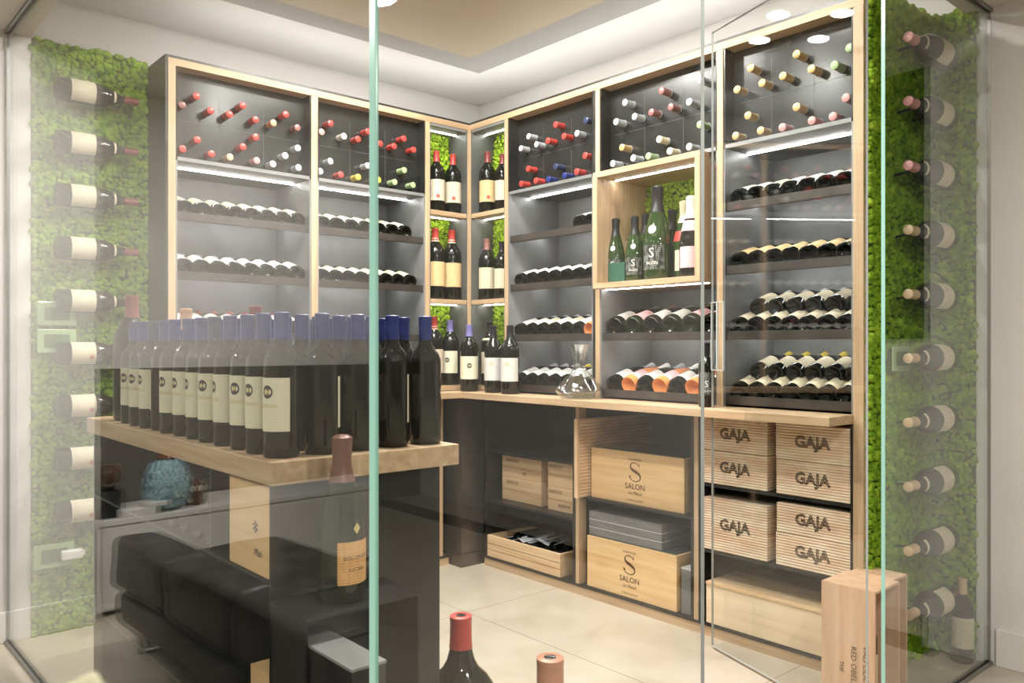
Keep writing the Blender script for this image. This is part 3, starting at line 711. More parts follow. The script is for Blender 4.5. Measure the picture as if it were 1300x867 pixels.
# ---------------------------------------------------------------- corner niches and worktop bottles
def stand_at(kind, glass, cap, lab, px, ax, v, z, label, scale=1., extra=None, turn=0., group=None):
    p = at(px, 400, ax, v); p.z = z; a = math.atan2(-p.y, -p.x)+turn
    return bottle(kind, glass, cap, lab, p, (0, 0, 1), (math.cos(a), math.sin(a), 0), 'wine_bottle', label, 'wine bottle', group, scale, extra)
NG = 'large bottles in the corner niches'
z1, z2, z3 = 1.9405, 1.4585, CZ+.0285
sealr = seal('ink_red', .09, .011, 'magnum')
stand_at('magnum', 'glass_dark', 'red', 'aged', 554, 'y', YA+.085, z1, 'red capped bottle at left on top shelf of niche left of corner post', .97, sealr, .2, NG)
stand_at('magnum', 'glass_dark', 'red', 'aged', 575, 'y', YA+.085, z1, 'red capped bottle with large label, nearest the corner post on the top left niche', .97, sealr, .1, NG)
stand_at('magnum', 'glass_dark', 'red', 'tan', 552.5, 'y', YA+.085, z2, 'tan labelled magnum at left on middle shelf of niche left of corner post', 1.12, neckband('cap_cream', .287, .305, 'magnum'), .1, NG)
stand_at('magnum', 'glass_dark', 'red', 'tan', 573.5, 'y', YA+.085, z2, 'tan labelled magnum nearest the corner post on middle shelf of left niche', 1.12, neckband('cap_cream', .287, .305, 'magnum'), .1, NG)
stand_at('magnum', 'glass_dark', 'red', 'aged', 551, 'y', YA+.085, z3, 'red and white capped bottle at the left, bottom level of the left niche', 1.08, neckband('cap_cream', .287, .305, 'magnum'), .1, NG)
stand_at('magnum', 'glass_dark', 'lilac', 'sass', 571.5, 'y', YA+.085, z3, 'blue capped magnum with sun emblem standing on bottom level of left niche', 1.03, None, -.35, NG)
stand_at('magnum', 'glass_dark', 'darkred', 'tan', 619, 'x', XB+.085, z1, 'orange labelled bottle with red capsule, top shelf of niche right of corner post', 1.0, sealr, .1, NG)
stand_at('magnum', 'glass_dark', 'darkred', 'aged', 638, 'x', XB+.085, z1, 'bottle half hidden by the oak post, top shelf of right niche', .9, None, .1, NG)
stand_at('magnum', 'glass_dark', 'duskred', 'cream', 618, 'x', XB+.085, z2, 'dusky red capped bottle with pale label, middle shelf of right niche', .98, None, .1, NG)
stand_at('magnum', 'glass_dark', 'black', 'cream', 637, 'x', XB+.085, z2, 'bottle half hidden by the oak post, middle shelf of right niche', .9, None, .1, NG)
stand_at('magnum', 'glass_dark', 'black', 'cream', 622, 'x', XB+.075, z3, 'bottle with paper neck tag, bottom level of right niche', 1.0, neckband('label_cream', .25, .262, 'magnum'), 0, NG)
WG = 'bottles standing on the worktop'
stand_at('magnum', 'glass_dark', 'lilac', 'sass', 595.8, 'x', 2.752, CZ+.0005, 'blue capped magnum with sun emblem standing on worktop at the very corner', 1.03, None, 0, WG)
stand_at('magnum', 'glass_dark', 'black', 'white', 626.5, 'x', 2.765, CZ+.0005, 'white labelled magnum on worktop, the one closer to the corner', 1.0, seal('label_aged', .155, .013, 'magnum'), -.25, WG)
stand_at('magnum', 'glass_dark', 'black', 'white', 647.5, 'x', 2.755, CZ+.0005, 'white labelled magnum on worktop, the one closer to the decanter', 1.0, seal('label_aged', .155, .013, 'magnum'), -.3, WG)
stand_at('bordeaux', 'glass_dark', 'black', 'black_s', 897, 'x', 2.76, CZ+.0005, 'small black bottle with white print on the worktop by the door edge', .86, None, 0, WG)

# decanter
dp = Vector((2.765, B_at(736, 2.765), CZ+.0005))
pr = [(0, .004), (.045, .003), (.060, 0), (.066, .004), (.095, .018), (.108, .036), (.104, .050), (.080, .076), (.052, .106), (.032, .132), (.024, .152), (.0225, .175), (.027, .205), (.035, .232), (.043, .252), (.0415, .2525), (.0335, .232), (.0255, .205), (.021, .175), (.0225, .153), (.0305, .133), (.0505, .107), (.0785, .077), (.102, .050), (.1055, .037), (.093, .021), (.06, .009), (0, .009)]
pr = [(r*1.08+(.004 if z > .15 else 0), z) for r, z in pr]; d_ = G().lathe(pr, 48); tag(d_.make('decanter', 'crystal', loc=dp, smooth=True), 'wide based clear glass wine decanter on the oak worktop', 'decanter')

# ---------------------------------------------------------------- crates and boxes in the lower cabinets
def crate(name, x, pxL, pxR, z0, z1, depth, m, label, cat='wooden box', group=None, gap=0.0):
    yL, yR = B_at(pxL, x), B_at(pxR, x)
    w = yL-yR; e = empty(name, (x, (yL+yR)/2, z0)); tag(e, label, cat, group)
    g = G().box((0, -w/2, 0), (depth, w/2, z1-z0)); g.make('body', m, e, bevel=.0015)
    return e, w, z1-z0
def put_text(parent, s, size, y, z, m='ink_brown', x=0., rz=-90, **k):
    me = text_mesh(s, size, m, **k); o = link('lettering', me, parent)
    o.matrix_basis = Matrix.Translation((x-.0012, y, z)) @ Matrix.Rotation(R(rz), 4, 'Z'); return o
GR = 'ribbed pine crates'
xg = XB+.006
def gaja(pxL, pxR, z0, z1, where, depth=.45, x=xg, ty=0.):
    e, w, h = crate('wooden_crate', x, pxL, pxR, z0, z1, depth, 'ribbed', where, 'wooden crate', GR)
    put_text(e, 'GAJA', .060, ty, h*.52, 'ink_grey', outline=.0014)
    return e
gaja(893.5, 974, .773, .907, 'ribbed pine crate with burnt-in lettering just under the worktop, left column')
gaja(893.5, 974, .6335, .771, 'ribbed pine crate with burnt-in lettering, lower one of the top pair, left column')
gaja(985, 1080, .768, .905, 'ribbed pine crate with burnt-in lettering just under the worktop, right column', x=xg-.0)
gaja(985.5, 1080, .6335, .766, 'ribbed pine crate with burnt-in lettering, lower one of the top pair, right column')
gaja(893.5, 974, .3595, .575, 'tall ribbed pine crate with burnt-in lettering alone on the lower left shelf')
gaja(986, 1080, .487, .600, 'ribbed pine crate with burnt-in lettering, upper one on the lower right shelf')
gaja(985, 1080, .3595, .485, 'ribbed pine crate with burnt-in lettering, lowest on the right above the long box')
e, w, h = crate('wooden_box', XB+.004, 896.5, 1079, .0555, .215, .34, 'pale_box', 'long plain pale wooden box lying on the bottom of the cabinet')
for s, by in (('a', -1), ('b', 1)):
    pass
g = G().box((-.004, -w/2, h), (.345, w/2, h+.012)); g.make('lid', 'pine_y', e, bevel=.001)
def serif_s(hh):
    pts = []
    def cub(a, b, c, d, n=12):
        for i in range(n+1):
            t = i/n; pts.append(tuple((1-t)**3*a[k]+3*(1-t)**2*t*b[k]+3*(1-t)*t*t*c[k]+t**3*d[k] for k in (0, 1)))
    cub((.27, .30), (.20, .50), (-.30, .56), (-.30, .26)); cub((-.30, .26), (-.30, .02), (.36, .02), (.36, -.25)); cub((.36, -.25), (.36, -.58), (-.24, -.54), (-.36, -.30))
    v = []; f = []; n = len(pts)
    for i, p in enumerate(pts):
        a = pts[max(0, i-1)]; b = pts[min(n-1, i+1)]; dx, dy = b[0]-a[0], b[1]-a[1]; L_ = math.hypot(dx, dy) or 1
        t = i/(n-1); w = .018+.060*math.exp(-((t-.5)/.16)**2)
        for s_ in (-1, 1): v.append(((p[0]-dy/L_*w*s_)*hh, -.0006, (p[1]+dx/L_*w*s_)*hh))
    for i in range(n-1): f.append((2*i, 2*i+1, 2*i+3, 2*i+2))
    b = len(v)
    for (x0, z0, x1, z1, x2, z2) in ((.25, .30, .31, .54, .29, .26), (-.38, -.20, -.40, -.30, -.30, -.34), (-.38, -.20, -.30, -.34, -.28, -.24)):
        v += [(x0*hh, -.0006, z0*hh), (x1*hh, -.0006, z1*hh), (x2*hh, -.0006, z2*hh)]; f.append((b, b+1, b+2)); b += 3
    return mesh('lettering', v, f, 'ink_brown')
def salon(x, pxL, pxR, z0, z1, label):
    e, w, h = crate('wooden_box', x, pxL, pxR, z0, z1, .30, 'smooth_box', label, 'wooden box', 'smooth boxes with a large S')
    g = G().box((.010, -w/2+.012, h), (.30, w/2-.008, h+.004)); g.make('lid', 'darkglass_lid', e)
    put_text(e, 'CHAMPAGNE', .013, .0, h*.86); q_ = link('lettering', serif_s(.088), e); q_.matrix_basis = Matrix.Translation((-.0012, 0, h*.63)) @ Matrix.Rotation(R(-90), 4, 'Z'); put_text(e, 'SALON', .037, 0, h*.34)
    put_text(e, 'Le Mesnil', .020, 0, h*.22, shear=.4)
    put_text(e, 'LE MESNIL-SUR-OGER', .010, 0, h*.08)
salon(2.855, 750.5, 868.5, .4805, zx(751, 567.6, 2.855), 'smooth wooden box with a large S, upper one, on the middle shelf')
salon(2.84, 745.4, 859, .0555, zx(745.4, 679, 2.84), 'smooth wooden box with a large S, lower one, standing at the bottom')
ztop = zx(745.4, 679, 2.84)+.0045
for k in range(3):
    x = 2.852; yL, yR = B_at(748, x), B_at(840, x); w = yL-yR; e = empty('presentation_box', (x, (yL+yR)/2, ztop+k*.0375))
    tag(e, 'flat charcoal presentation box, %s of the stack of three' % ('lowest', 'middle', 'topmost')[k], 'box', 'stack of charcoal boxes')
    G().box((0, -w/2, 0), (.22, w/2, .034)).make('body', 'greybox', e, bevel=.001)
    G().box((-.001, -w/2-.001, .034), (.221, w/2+.001, .037)).make('lid', 'greybox_edge' if k < 2 else 'greybox', e)
x = 2.85; yL, yR = B_at(865, x), B_at(877.5, x)
e = empty('presentation_box', (x, (yL+yR)/2, .0555)); tag(e, 'narrow grey box standing upright beside the lower smooth box', 'box')
G().box((0, -(yL-yR)/2, 0), (.10, (yL-yR)/2, .19)).make('body', 'greybox', e, bevel=.001); G().box((-.001, -(yL-yR)/2-.001, .19), (.101, (yL-yR)/2+.001, .197)).make('lid', 'greybox_edge', e)
# ribbed lid standing on edge
e = empty('crate_lid', (2.77, 2.70, .4805)); tag(e, 'ribbed wooden crate panel on edge against the divider, poking out of the cabinet', 'crate panel')
G().box((.012, -.009, .0), (.56, .009, .372)).make('board', 'ribbed_lid', e); G().box((0, -.011, 0), (.012, .011, .374)).make('end_batten', 'pine_z', e)
# small branded boxes
def small(px0, px1, x, z0, z1, txt, label):
    e, w, h = crate('wooden_box', x, px0, px1, z0, z1, .20, 'pine_y', label, 'wooden box', 'small stamped boxes on the middle shelf')
    for i, s in enumerate(txt): put_text(e, s, .024, w*(.22-.30*(i % 2)), h*(.8-.55*i))
    g = G().box((-.0015, -w/2, h*.48), (.0, w/2, h*.485)); g.make('seam', 'ink_brown', e)
zt_, zm_ = zx(637.6, 577.5, 2.915), .487
small(637.6, 687, 2.915, .3625, zm_, ['BAROLO'], 'small stamped wooden box, lower of the left pair, on middle shelf')
small(637.6, 687, 2.915, zm_+.001, zt_, ['BAROLO', '150'], 'small stamped wooden box, upper of the left pair, touching the shelf above')
small(695.5, 733, 2.90, .3625, .483, ['BAROLO', 'RISERVA'], 'small stamped wooden box, lower of the right pair by the post')
small(695.5, 733, 2.90, .484, .612, ['BAROLO'], 'small stamped wooden box, upper of the right pair by the post')
# open crate with bottles
x = XB+.004; yL, yR = B_at(618.3, x), B_at(711, x); w = yL-yR; hh = zx(618.3, 678.4, x)-.0555
oc = empty('open_crate', (x, (yL+yR)/2, .0555)); tag(oc, 'open pine crate on cabinet floor with bottles and folded cards inside', 'wooden crate')
G().box((0, -w/2, 0), (.016, w/2, hh)).make('front_board', 'pine_y', oc, bevel=.001); G().box((.334, -w/2, 0), (.35, w/2, hh)).make('back_board', 'pine_y', oc)
for s in (-1, 1): G().box((.016, s*w/2, 0), (.334, s*(w/2-.014), hh)).make('side_board', 'pine_x', oc)
G().box((.016, -w/2+.014, 0), (.334, w/2-.014, .012)).make('base_board', 'pine_y', oc)
g = G()
for z in (.33, .62): g.box((-.0008, -w/2, hh*z), (0, w/2, hh*z+.0015))
g.make('plank_gap', 'ink_brown', oc)
for i in range(5):
    yy = (yL+yR)/2+w*(-.36+.165*i)
    bottle('bordeaux', 'glass_dark', 'black', None, (x+.325, yy, .0555+.012+.05+.03), (-1, 0, 0), (0, 0, 1), 'wine_bottle', 'dark bottle lying in open crate, %s from the side by the post' % ORD[i], 'wine bottle', 'bottles in the open crate', .98)
for i in range(3):
    v = []; f = []; n = 8
    for a in range(n+1):
        for b in range(2):
            v.append((.04+.2*b, -.075+.15*a/n, .012*math.sin(a/n*6.28+i)+.004*b))
    for a in range(n): f.append((2*a, 2*a+1, 2*a+3, 2*a+2))
    me = mesh('leaflet', v, f, 'cardwhite', True); o = link('leaflet', me, loc=(x+.02+.02*i, (yL+yR)/2+w*(.22-.2*i), .0555+hh*.93+.006*i)); o.rotation_euler = (0, 0, R(-10+14*i))
    md = o.modifiers.new('thickness', 'SOLIDIFY'); md.thickness = .0015
    tag(o, 'folded pale card on top of bottles in open crate, %s' % ('nearest the pillar', 'middle one', 'nearest the post')[i], 'card', 'folded cards in the open crate')

# ---------------------------------------------------------------- wall bottles
def peg(o, ax, dist):
    pass
def wall_bottle(p, d, n, cap, label, group, lab='aged', sc_=1., red=False):
    def ex(o, r):
        link('neck_label', cached('nl', lambda: label_mesh(.040, 1.0, .212, .245, 'label_aged', r1=.0275, dr=.0014)), o)
        if red:
            for c_ in list(o.children):
                if c_.name.startswith('label'): link('seal', cached('wseal', lambda: mesh('seal', *(lambda n_: ([(.0535*math.sin(.45), -.0535*math.cos(.45), .135)]+[(.0535*math.sin(.45+.2*math.cos(6.283*i/16)), -.0535*math.cos(.45+.2*math.cos(6.283*i/16)), .135+.0105*math.sin(6.283*i/16)) for i in range(16)], [(0, 1+i, 1+(i+1) % 16) for i in range(16)]))(0), 'ink_red')), c_)
        g = G()
        for z in (.10, .25):
            g.box((-.004, .0, z-.004), (.004, .085 if z < .2 else .09, z+.004))
        link('wall_peg', cached('peg', lambda: mesh('peg', g.v, g.f, 'black')), o)
    return bottle('burgmagnum', 'glass_dark', cap, lab, p, d, n, 'wine_bottle', label, 'wine bottle', group, sc_, ex)
rows_l = [120, 186, 250, 317, 384, 449, 514, 582, 648]
for i, py in enumerate(rows_l):
    p0 = at(84, py, 'y', 3.76)
    z = 2.265-.2190*i
    wall_bottle(Vector((.795, 3.755, z)), (1, 0, 0), (0, -1, .12), 'darkred', 'dark bottle with cream label on the left mossy wall, %s from the top' % ORD[i], 'bottles hung on the left mossy wall', sc_=.93, red=i > 4)
for i in range(10):
    z = 2.30-.2285*i
    wall_bottle(Vector((3.30, 1.245, z)), (-1, 0, 0), (0, -1, .12), ('pink' if i < 3 else 'tan'), 'dark bottle with cream label on the right mossy wall, %s from the top' % ORD[i], 'bottles hung on the right mossy wall', sc_=.98)
p = at(1230, 839, 'z', 0); bottle('bordeaux', 'glass_dark', 'tan', 'aged', (p.x-.02, 1.20, .0005), (0, 0, 1), (-.9, -.4, 0), 'wine_bottle', 'cream labelled bottle standing on the floor in the glass corner by the pier', 'wine bottle', None, 1.05)

# ---------------------------------------------------------------- switches and sockets
def plate(name, x, y, z, w, h, n, label, cat):
    e = empty(name, (x, y, z)); tag(e, label, cat)
    g = G().box((-w/2, -.006, -h/2), (w/2, .0, h/2)); g.make('cover_plate', M['plate'], e, bevel=.003)
    g = G().box((-w*.32, -.0085, -h*.28), (w*.32, -.006, h*.28)); f = g.make('insert', M['plate_in'], e)
    for k in range(n):
        ww = w*.6/n; g = G().box((-w*.3+ww*k+.001, -.0105, -h*.25), (-w*.3+ww*(k+1)-.001, -.0085, h*.25)); g.make('rocker' if cat == 'switch' else 'socket', M['plate_in'], e)
    return e
M['plate'] = mat('pale green glass plate', (.36, .50, .26), .2, 0, .6, .3); M['drawer_lid'] = mat('satin grey lid', (.24, .24, .235), .5); M['plate_in'] = mat('dark green insert', (.06, .12, .04), .3)
ys = 3.780
plate('wall_switch', .805, ys, 1.335, .145, .098, 3, 'green glass switch plate on the left mossy wall, upper one of two', 'switch')
plate('wall_switch', .805, ys, 1.222, .145, .098, 3, 'green glass switch plate on the left mossy wall, lower one of two', 'switch')
so = plate('wall_socket', .795, ys, .335, .150, .098, 2, 'green glass power socket plate low on the left mossy wall', 'socket')
e = empty('charger', (.850, ys-.0106, .335)); tag(e, 'white plug adapter in the low power socket', 'charger')
G().box((-.035, -.035, -.019), (.045, 0, .019)).make('housing', 'plastic', e, bevel=.006); G().box((.045, -.02, -.009), (.056, -.008, .009)).make('plug', 'plastic', e, bevel=.003)
plate('wall_switch', 3.02, 1.298, 1.155, .14, .09, 3, 'green glass switch plate on mossy rack end, right of the glass door', 'switch')

# ---------------------------------------------------------------- bottle table
TZ0, TT = .97, .048
tb = thing('bottle_table', 'oak topped black steel table crowded with standing wine bottles', 'table')
tx0_, tx1_, ty0_, ty1_ = .703, 1.170, 1.523, 2.89
part(G().box((tx0_, ty0_, TZ0-TT), (tx1_, ty1_, TZ0)), 'tabletop', 'oak_y', tb, bevel=.002)
zb_ = TZ0-TT-.001
part(G().box((.712, 1.546, 0), (1.13, 1.552, zb_)), 'end_panel', 'panel', tb)
part(G().box((.712, 2.84, 0), (1.13, 2.848, zb_)), 'end_panel', 'panel', tb)
part(G().box((1.122, 1.552, 0), (1.13, 2.84, zb_)), 'back_panel', 'panel', tb)
part(G().box((.712, 1.552, .720), (1.122, 2.84, .728)), 'shelf', 'steel', tb)
part(G().box((.712, 1.552, .36), (1.122, 2.84, .368)), 'shelf', 'steel', tb)
part(G().box((.712, 1.86, .728), (1.122, 1.868, zb_)), 'divider', 'steel', tb)
xs = [.757+.0907*i for i in range(5)]; ysb = [1.590+.0905*j for j in range(12)]
TG = 'bottles crowded on the oak table'
CO = ['column along the glass', 'second column from glass', 'middle column', 'fourth column from glass', 'column farthest from glass']
for j, y in enumerate(ysb):
    for i, x in enumerate(xs):
        if j == 11 and i != 0: continue
        jx, jy = random.uniform(-.003, .003), random.uniform(-.003, .003)
        tall = (i, j) in ((2, 6), (1, 9))
        lab = 'dark bottle on oak table, %s, %s counted from the near end' % (CO[i], ORD[j])
        if tall:
            bottle('magnum', 'glass_dark', 'orange' if j == 9 else 'darkred', 'sass', (x, y, TZ0+.0005), (0, 0, 1), (-1, 1.2, 0), 'wine_bottle', 'tall bottle with %s rising above its neighbours on the oak table' % ('orange wax cap' if j == 9 else 'dark red capsule'), 'wine bottle', TG, .96)
            continue
        if i == 0: a = R(180+random.uniform(-8, 22)); nn = (math.cos(a), math.sin(a), 0)
        elif j == 0: nn = (1, .3, 0) if i < 4 else (.3, 1, 0)
        else: nn = (-1, 1.1, 0)
        if i == 0 and j == 8: nn = (-.3, 1, 0)
        bottle('bordeaux', 'glass_dark', 'blue' if random.random() > .12 else 'navy', 'sass', (x+jx, y+jy, TZ0+.0005), (0, 0, 1), nn, 'wine_bottle', lab, 'wine bottle', TG)
bottle('magnum', 'glass_dark', 'darkred', 'sass', (.785, 2.70, TZ0+.0005), (0, 0, 1), (.4, 1, 0), 'wine_bottle', 'big red capped bottle at the far end of the oak table by the mossy wall', 'wine bottle', None, 1.10)
# things in the table base
e = empty('wooden_box', (.714, 1.64, .7285)); tag(e, 'upright wooden wine box with black crest in the table base', 'wooden box')
G().box((0, -.085, 0), (.30, .118, .188)).make('body', 'smooth_box', e, bevel=.001)
put_text(e, 'Mas', .022, -.03, .045, 'ink', shear=.3)
put_text(e, '*', .06, -.02, .085, 'ink')
k = 0
for (yy, zz) in ((1.915, .7285), (2.005, .7285), (2.095, .7285), (2.185, .7285), (1.96, .806), (2.05, .806), (2.14, .806)):
    bottle('bordeaux', 'glass_dark', 'black', None, (.73, yy, zz+.0378), (1, 0, 0), (0, 0, 1), 'wine_bottle', 'bottle end in the table base, %s row, %s from the wooden box' % ('lower' if k < 4 else 'upper', ORD[k if k < 4 else k-4]), 'wine bottle', 'bottles lying in the table base'); k += 1
e = empty('wooden_box', (.72, 1.60, .3685)); tag(e, 'small low wooden box on the lower shelf of the table base', 'wooden box')
G().box((0, -.04, 0), (.2, .06, .16)).make('body', 'smooth_box', e); 
bottle('champagne', 'glass_green', 'black', None, (.725, 1.74, .3685+.0446), (1, 0, 0), (0, 0, 1), 'wine_bottle', 'green bottle end on the lower shelf of the table base', 'wine bottle')

# black open box with champagne bottle
bx = thing('open_box', 'open fronted black steel box standing before the table end', 'box')
X0, X1, Y0, Y1, Z1 = .708, .967, 1.391, 1.540, .691
for a, b, nm in (((X0, Y0, Z1-.006), (X1, Y1, Z1), 'top_plate'), ((X0, Y0, 0), (X0+.006, Y1, Z1-.006), 'side_plate'), ((X1-.006, Y0, 0), (X1, Y1, Z1-.006), 'side_plate'), ((X0, Y1-.006, 0), (X1, Y1, Z1-.006), 'back_plate'), ((X0, Y0, .40), (X1, Y1-.006, .406), 'shelf')):
    part(G().box(a, b), nm, 'steel', bx)
g = G()
e = empty('drawer_box', (.7165, 1.235, .580)); tag(e, 'grey topped slim box pulled half out of the black steel box', 'box')
e2 = G().box((0, 0, -.170), (.068, .245, .058)).make('body', 'steel', e); G().box((-.001, -.001, .058), (.069, .245, .063)).make('lid', 'drawer_lid', e)
p = (.827, 1.465, Z1+.0005)
def boll(o, r):
    link('crest', cached('bc', lambda: text_mesh('♦', .02, 'ink_gold', .0446, .138)), o)
    link('neck_seal', cached('bs_', lambda: mesh('neck_seal', *(lambda q: (q.v, q.f))(G().lathe([(.0222, .226), (.0212, .233), (.0190, .243)], 24)), 'cap_gold', True)), o)
    for c_ in o.children:
        if c_.name.startswith('label'):
            link('lettering', text_mesh('BOLLINGER', .0105, 'ink_brown', .0452, .085), c_); link('lettering', text_mesh('R.D. 2002', .0085, 'ink_brown', .0452, .062), c_)
bottle('champagne', 'glass_green', 'copper', 'orange', p, (0, 0, 1), (.15, -1, 0), 'champagne_bottle', 'champagne bottle with copper foil and orange label standing on the black box', 'champagne bottle', None, 1.06, boll)

# big wax topped bottles on the floor
for (px, py, d, cap, lb) in ((585, 780, 1.98, 'wax', 'very large bottle with shiny red wax top, standing on the floor beside the table'), (698.5, 833, 1.66, 'terracotta', 'very large bottle with orange wax top, right of the red topped one')):
    l = (px-CX)/F*d; x = FW[0]*d+RT[0]*l; y = FW[1]*d+RT[1]*l; zt = EYE-(py-HY)/F*d
    bottle('imperial', 'glass_dark', cap, 'aged', (x, y, .0005), (0, 0, 1), (-x, -y, 0), 'wine_bottle', lb, 'wine bottle', None, zt/.538)

# gift boxes by the door
def giftbox(x0, x1, y0, y1, h, label, lid=True):
    e = empty('gift_box', ((x0+x1)/2, (y0+y1)/2, 0)); tag(e, label, 'wooden box')
    w, dd = (x1-x0)/2, (y1-y0)/2; t = .008
    G().box((-w, -dd, 0), (-w+t, dd, h)).make('side_board', 'pinkwood', e); G().box((w-t, -dd, 0), (w, dd, h)).make('side_board', 'pinkwood', e)
    G().box((-w+t, dd-t, 0), (w-t, dd, h)).make('back_board', 'pinkwood', e); G().box((-w+t, -dd, h-t), (w-t, dd-t, h)).make('top_board', 'pinkwood', e)
    G().box((-w+t, -dd, 0), (w-t, dd-t, t)).make('base_board', 'pinkwood', e)
    return e, w, dd
bxx, bxx2, byy, byy2 = 2.575, 2.755, 1.185, 1.365
e, w, dd = giftbox(bxx, bxx2, byy, byy2, .417, 'pale wooden gift box standing open beside the door with lettering down its side')
for i, (s, sz) in enumerate((('THE', .02), ('RED OBELISK', .026), ('VALPOLICELLA', .026))):
    me = text_mesh(s, sz, 'ink_brown'); o = link('lettering', me, e)
    o.matrix_basis = Matrix.Translation((-w-.0008, .02-.04*i, .15)) @ Matrix.Rotation(R(-90), 4, 'Z') @ Matrix.Rotation(R(90), 4, 'Y')
bottle('magnum', 'glass_dark', 'black', 'cream', ((bxx+bxx2)/2-.01, (byy+byy2)/2-.01, .0085), (0, 0, 1), (0, -1, 0), 'wine_bottle', 'dark bottle inside the lettered wooden gift box', 'wine bottle', None, .98)
e, w, dd = giftbox(bxx2+.012, bxx2+.130, byy+.03, byy2, .412, 'narrow open wooden gift box behind the lettered one')
bottle('bordeaux', 'glass_dark', 'black', 'cream', (bxx2+.068, byy+.1, .0085), (0, 0, 1), (0, -1, 0), 'wine_bottle', 'dark bottle inside the narrow wooden gift box', 'wine bottle', None, 1.0)

# ---------------------------------------------------------------- glass enclosure
GT = BH
def pane(name, p0, p1, th, z0, z1, label, cat='glass panel', ends=('edge', 'edge')):
    p0, p1 = Vector((*p0, 0)), Vector((*p1, 0)); d = (p1-p0).normalized(); n = Vector((-d.y, d.x, 0))*th/2
    a, b, c, e = p0+n, p1+n, p1-n, p0-n
    v = [(*q.xy, z) for z in (z0, z1) for q in (a, b, c, e)]
    f = [(0, 1, 2, 3), (7, 6, 5, 4), (0, 4, 5, 1), (1, 5, 6, 2), (2, 6, 7, 3), (3, 7, 4, 0)]
    me = mesh(name, v, f, ['pane', ends[0], ends[1]], False, [1, 1, 0, 2, 0, 1])
    bm = bmesh.new(); bm.from_mesh(me); bmesh.ops.recalc_face_normals(bm, faces=bm.faces); bm.to_mesh(me); bm.free()
    return me
GX, GY = .690, 1.125
gl = tag(link('glass_panel', pane('glass', (.6385, 3.82), (GX, GY), .012, .012, GT-.012, '', ends=('alu', 'edge'))), 'tall glass panel running from the white pier on the left to the green glass corner', 'glass panel')
gf = tag(link('glass_panel', pane('glass', (GX+.008, GY), (1.573, GY), .010, .012, GT-.012, '', ends=('edge', 'edge_clear'))), 'clear frameless glass panel between the green glass corner and the doorway', 'glass panel')
gr = tag(link('glass_panel', pane('glass', (2.500, GY), (WX-.002, GY), .012, .012, GT-.012, '', ends=('edge', 'alu'))), 'tall glass panel on the right, between the door and the white pier', 'glass panel')
# door
hx, hy, fx, fy = 2.478, 1.165, 2.730, 1.905
dr = thing('glass_door', 'open frameless glass door with acrylic handle, swung in against the rack', 'glass door')
dp_ = link('door_pane', pane('door', (hx, hy), (fx, fy), .010, .012, 2.445, '', ends=('edge_clear', 'edge_clear')), dr)
dv = Vector((fx-hx, fy-hy, 0)).normalized(); nv = Vector((-dv.y, dv.x, 0))
def dpt(s, o, z): q = Vector((hx, hy, 0))+dv*s+nv*o; return (q.x, q.y, z)
Ld = math.hypot(fx-hx, fy-hy)
g = G()
s0, s1, h0, h1 = Ld-.082, Ld-.004, 1.105, 1.375
for (a, b, c, d) in ((s0, s1, h0, h0+.003), (s0, s1, h1-.003, h1), (s0, s0+.003, h0, h1), (s1-.003, s1, h0, h1), (s0+.038, s0+.043, h0, h1)):
    g.prism([dpt(a, .005, c), dpt(b, .005, c), dpt(b, .005, d), dpt(a, .005, d)], nv*.006)
g.make('handle', M['edge_clear'], dr)
# channels
gc = thing('floor_channel', 'slim dark metal channel holding the glass along the floor', 'glass channel')
def chan(p0, p1, z0, z1, nm):
    p0, p1 = Vector((*p0, z0)), Vector((*p1, z0)); d = (p1-p0).normalized(); n = Vector((-d.y, d.x, 0))*.014
    part(G().prism([p0+n, p1+n, p1-n, p0-n], (0, 0, z1-z0)), nm, 'alu', gc)
chan((.6385, 3.82), (GX, GY-.01), 0, .012, 'left_rail'); chan((GX+.01, GY), (1.573, GY), 0, .012, 'front_rail'); chan((2.50, GY), (WX-.002, GY), 0, .012, 'right_rail')
gt = thing('ceiling_channel', 'slim dark metal channel holding the glass along the ceiling', 'glass channel')
gc_ = gc; gc = gt
chan((.6385, 3.82), (GX, GY-.01), GT-.012, GT, 'left_rail'); chan((GX+.01, GY), (1.573, GY), GT-.012, GT, 'front_rail'); chan((2.50, GY), (WX-.002, GY), GT-.012, GT, 'right_rail')

# ---------------------------------------------------------------- outer room: what the glass mirrors
sf = thing('leather_sofa', 'low black leather sofa mirrored in the left glass panel', 'sofa')
def cushion(a, b, nm, parent, bev=.03, puff=.0, mt='leather'):
    g = G().box(a, b); o = g.make(nm, mt, parent, smooth=True)
    bm = bmesh.new(); bm.from_mesh(o.data); bmesh.ops.bevel(bm, geom=bm.edges[:], offset=bev, segments=4, profile=.6, affect='EDGES')
    bmesh.ops.subdivide_edges(bm, edges=bm.edges[:], cuts=2, use_grid_fill=True)
    c = (Vector(a)+Vector(b))/2
    for v in bm.verts:
        v.co += Vector((noise.noise(v.co*6)*.010, noise.noise(v.co*6+Vector((5, 0, 0)))*.008, noise.noise(v.co*5+Vector((0, 9, 0)))*.012))
    bm.to_mesh(o.data); bm.free(); o.data.polygons.foreach_set('use_smooth', [True]*len(o.data.polygons)); return o
for k, (a, b) in enumerate(((3.50, 2.96), (2.95, 2.42), (2.41, 1.88), (1.87, 1.30))):
    cushion((.345, b, .235), (.16, a, .445), 'back_cushion', sf, .045)
cushion((.335, 1.30, .085), (-.38, 3.49, .225), 'seat_base', sf, .05)
for a, b in ((3.49, 2.6), (2.59, 1.7)):
    cushion((.15, b, .22), (-.38, a, .34), 'seat_cushion', sf, .04)
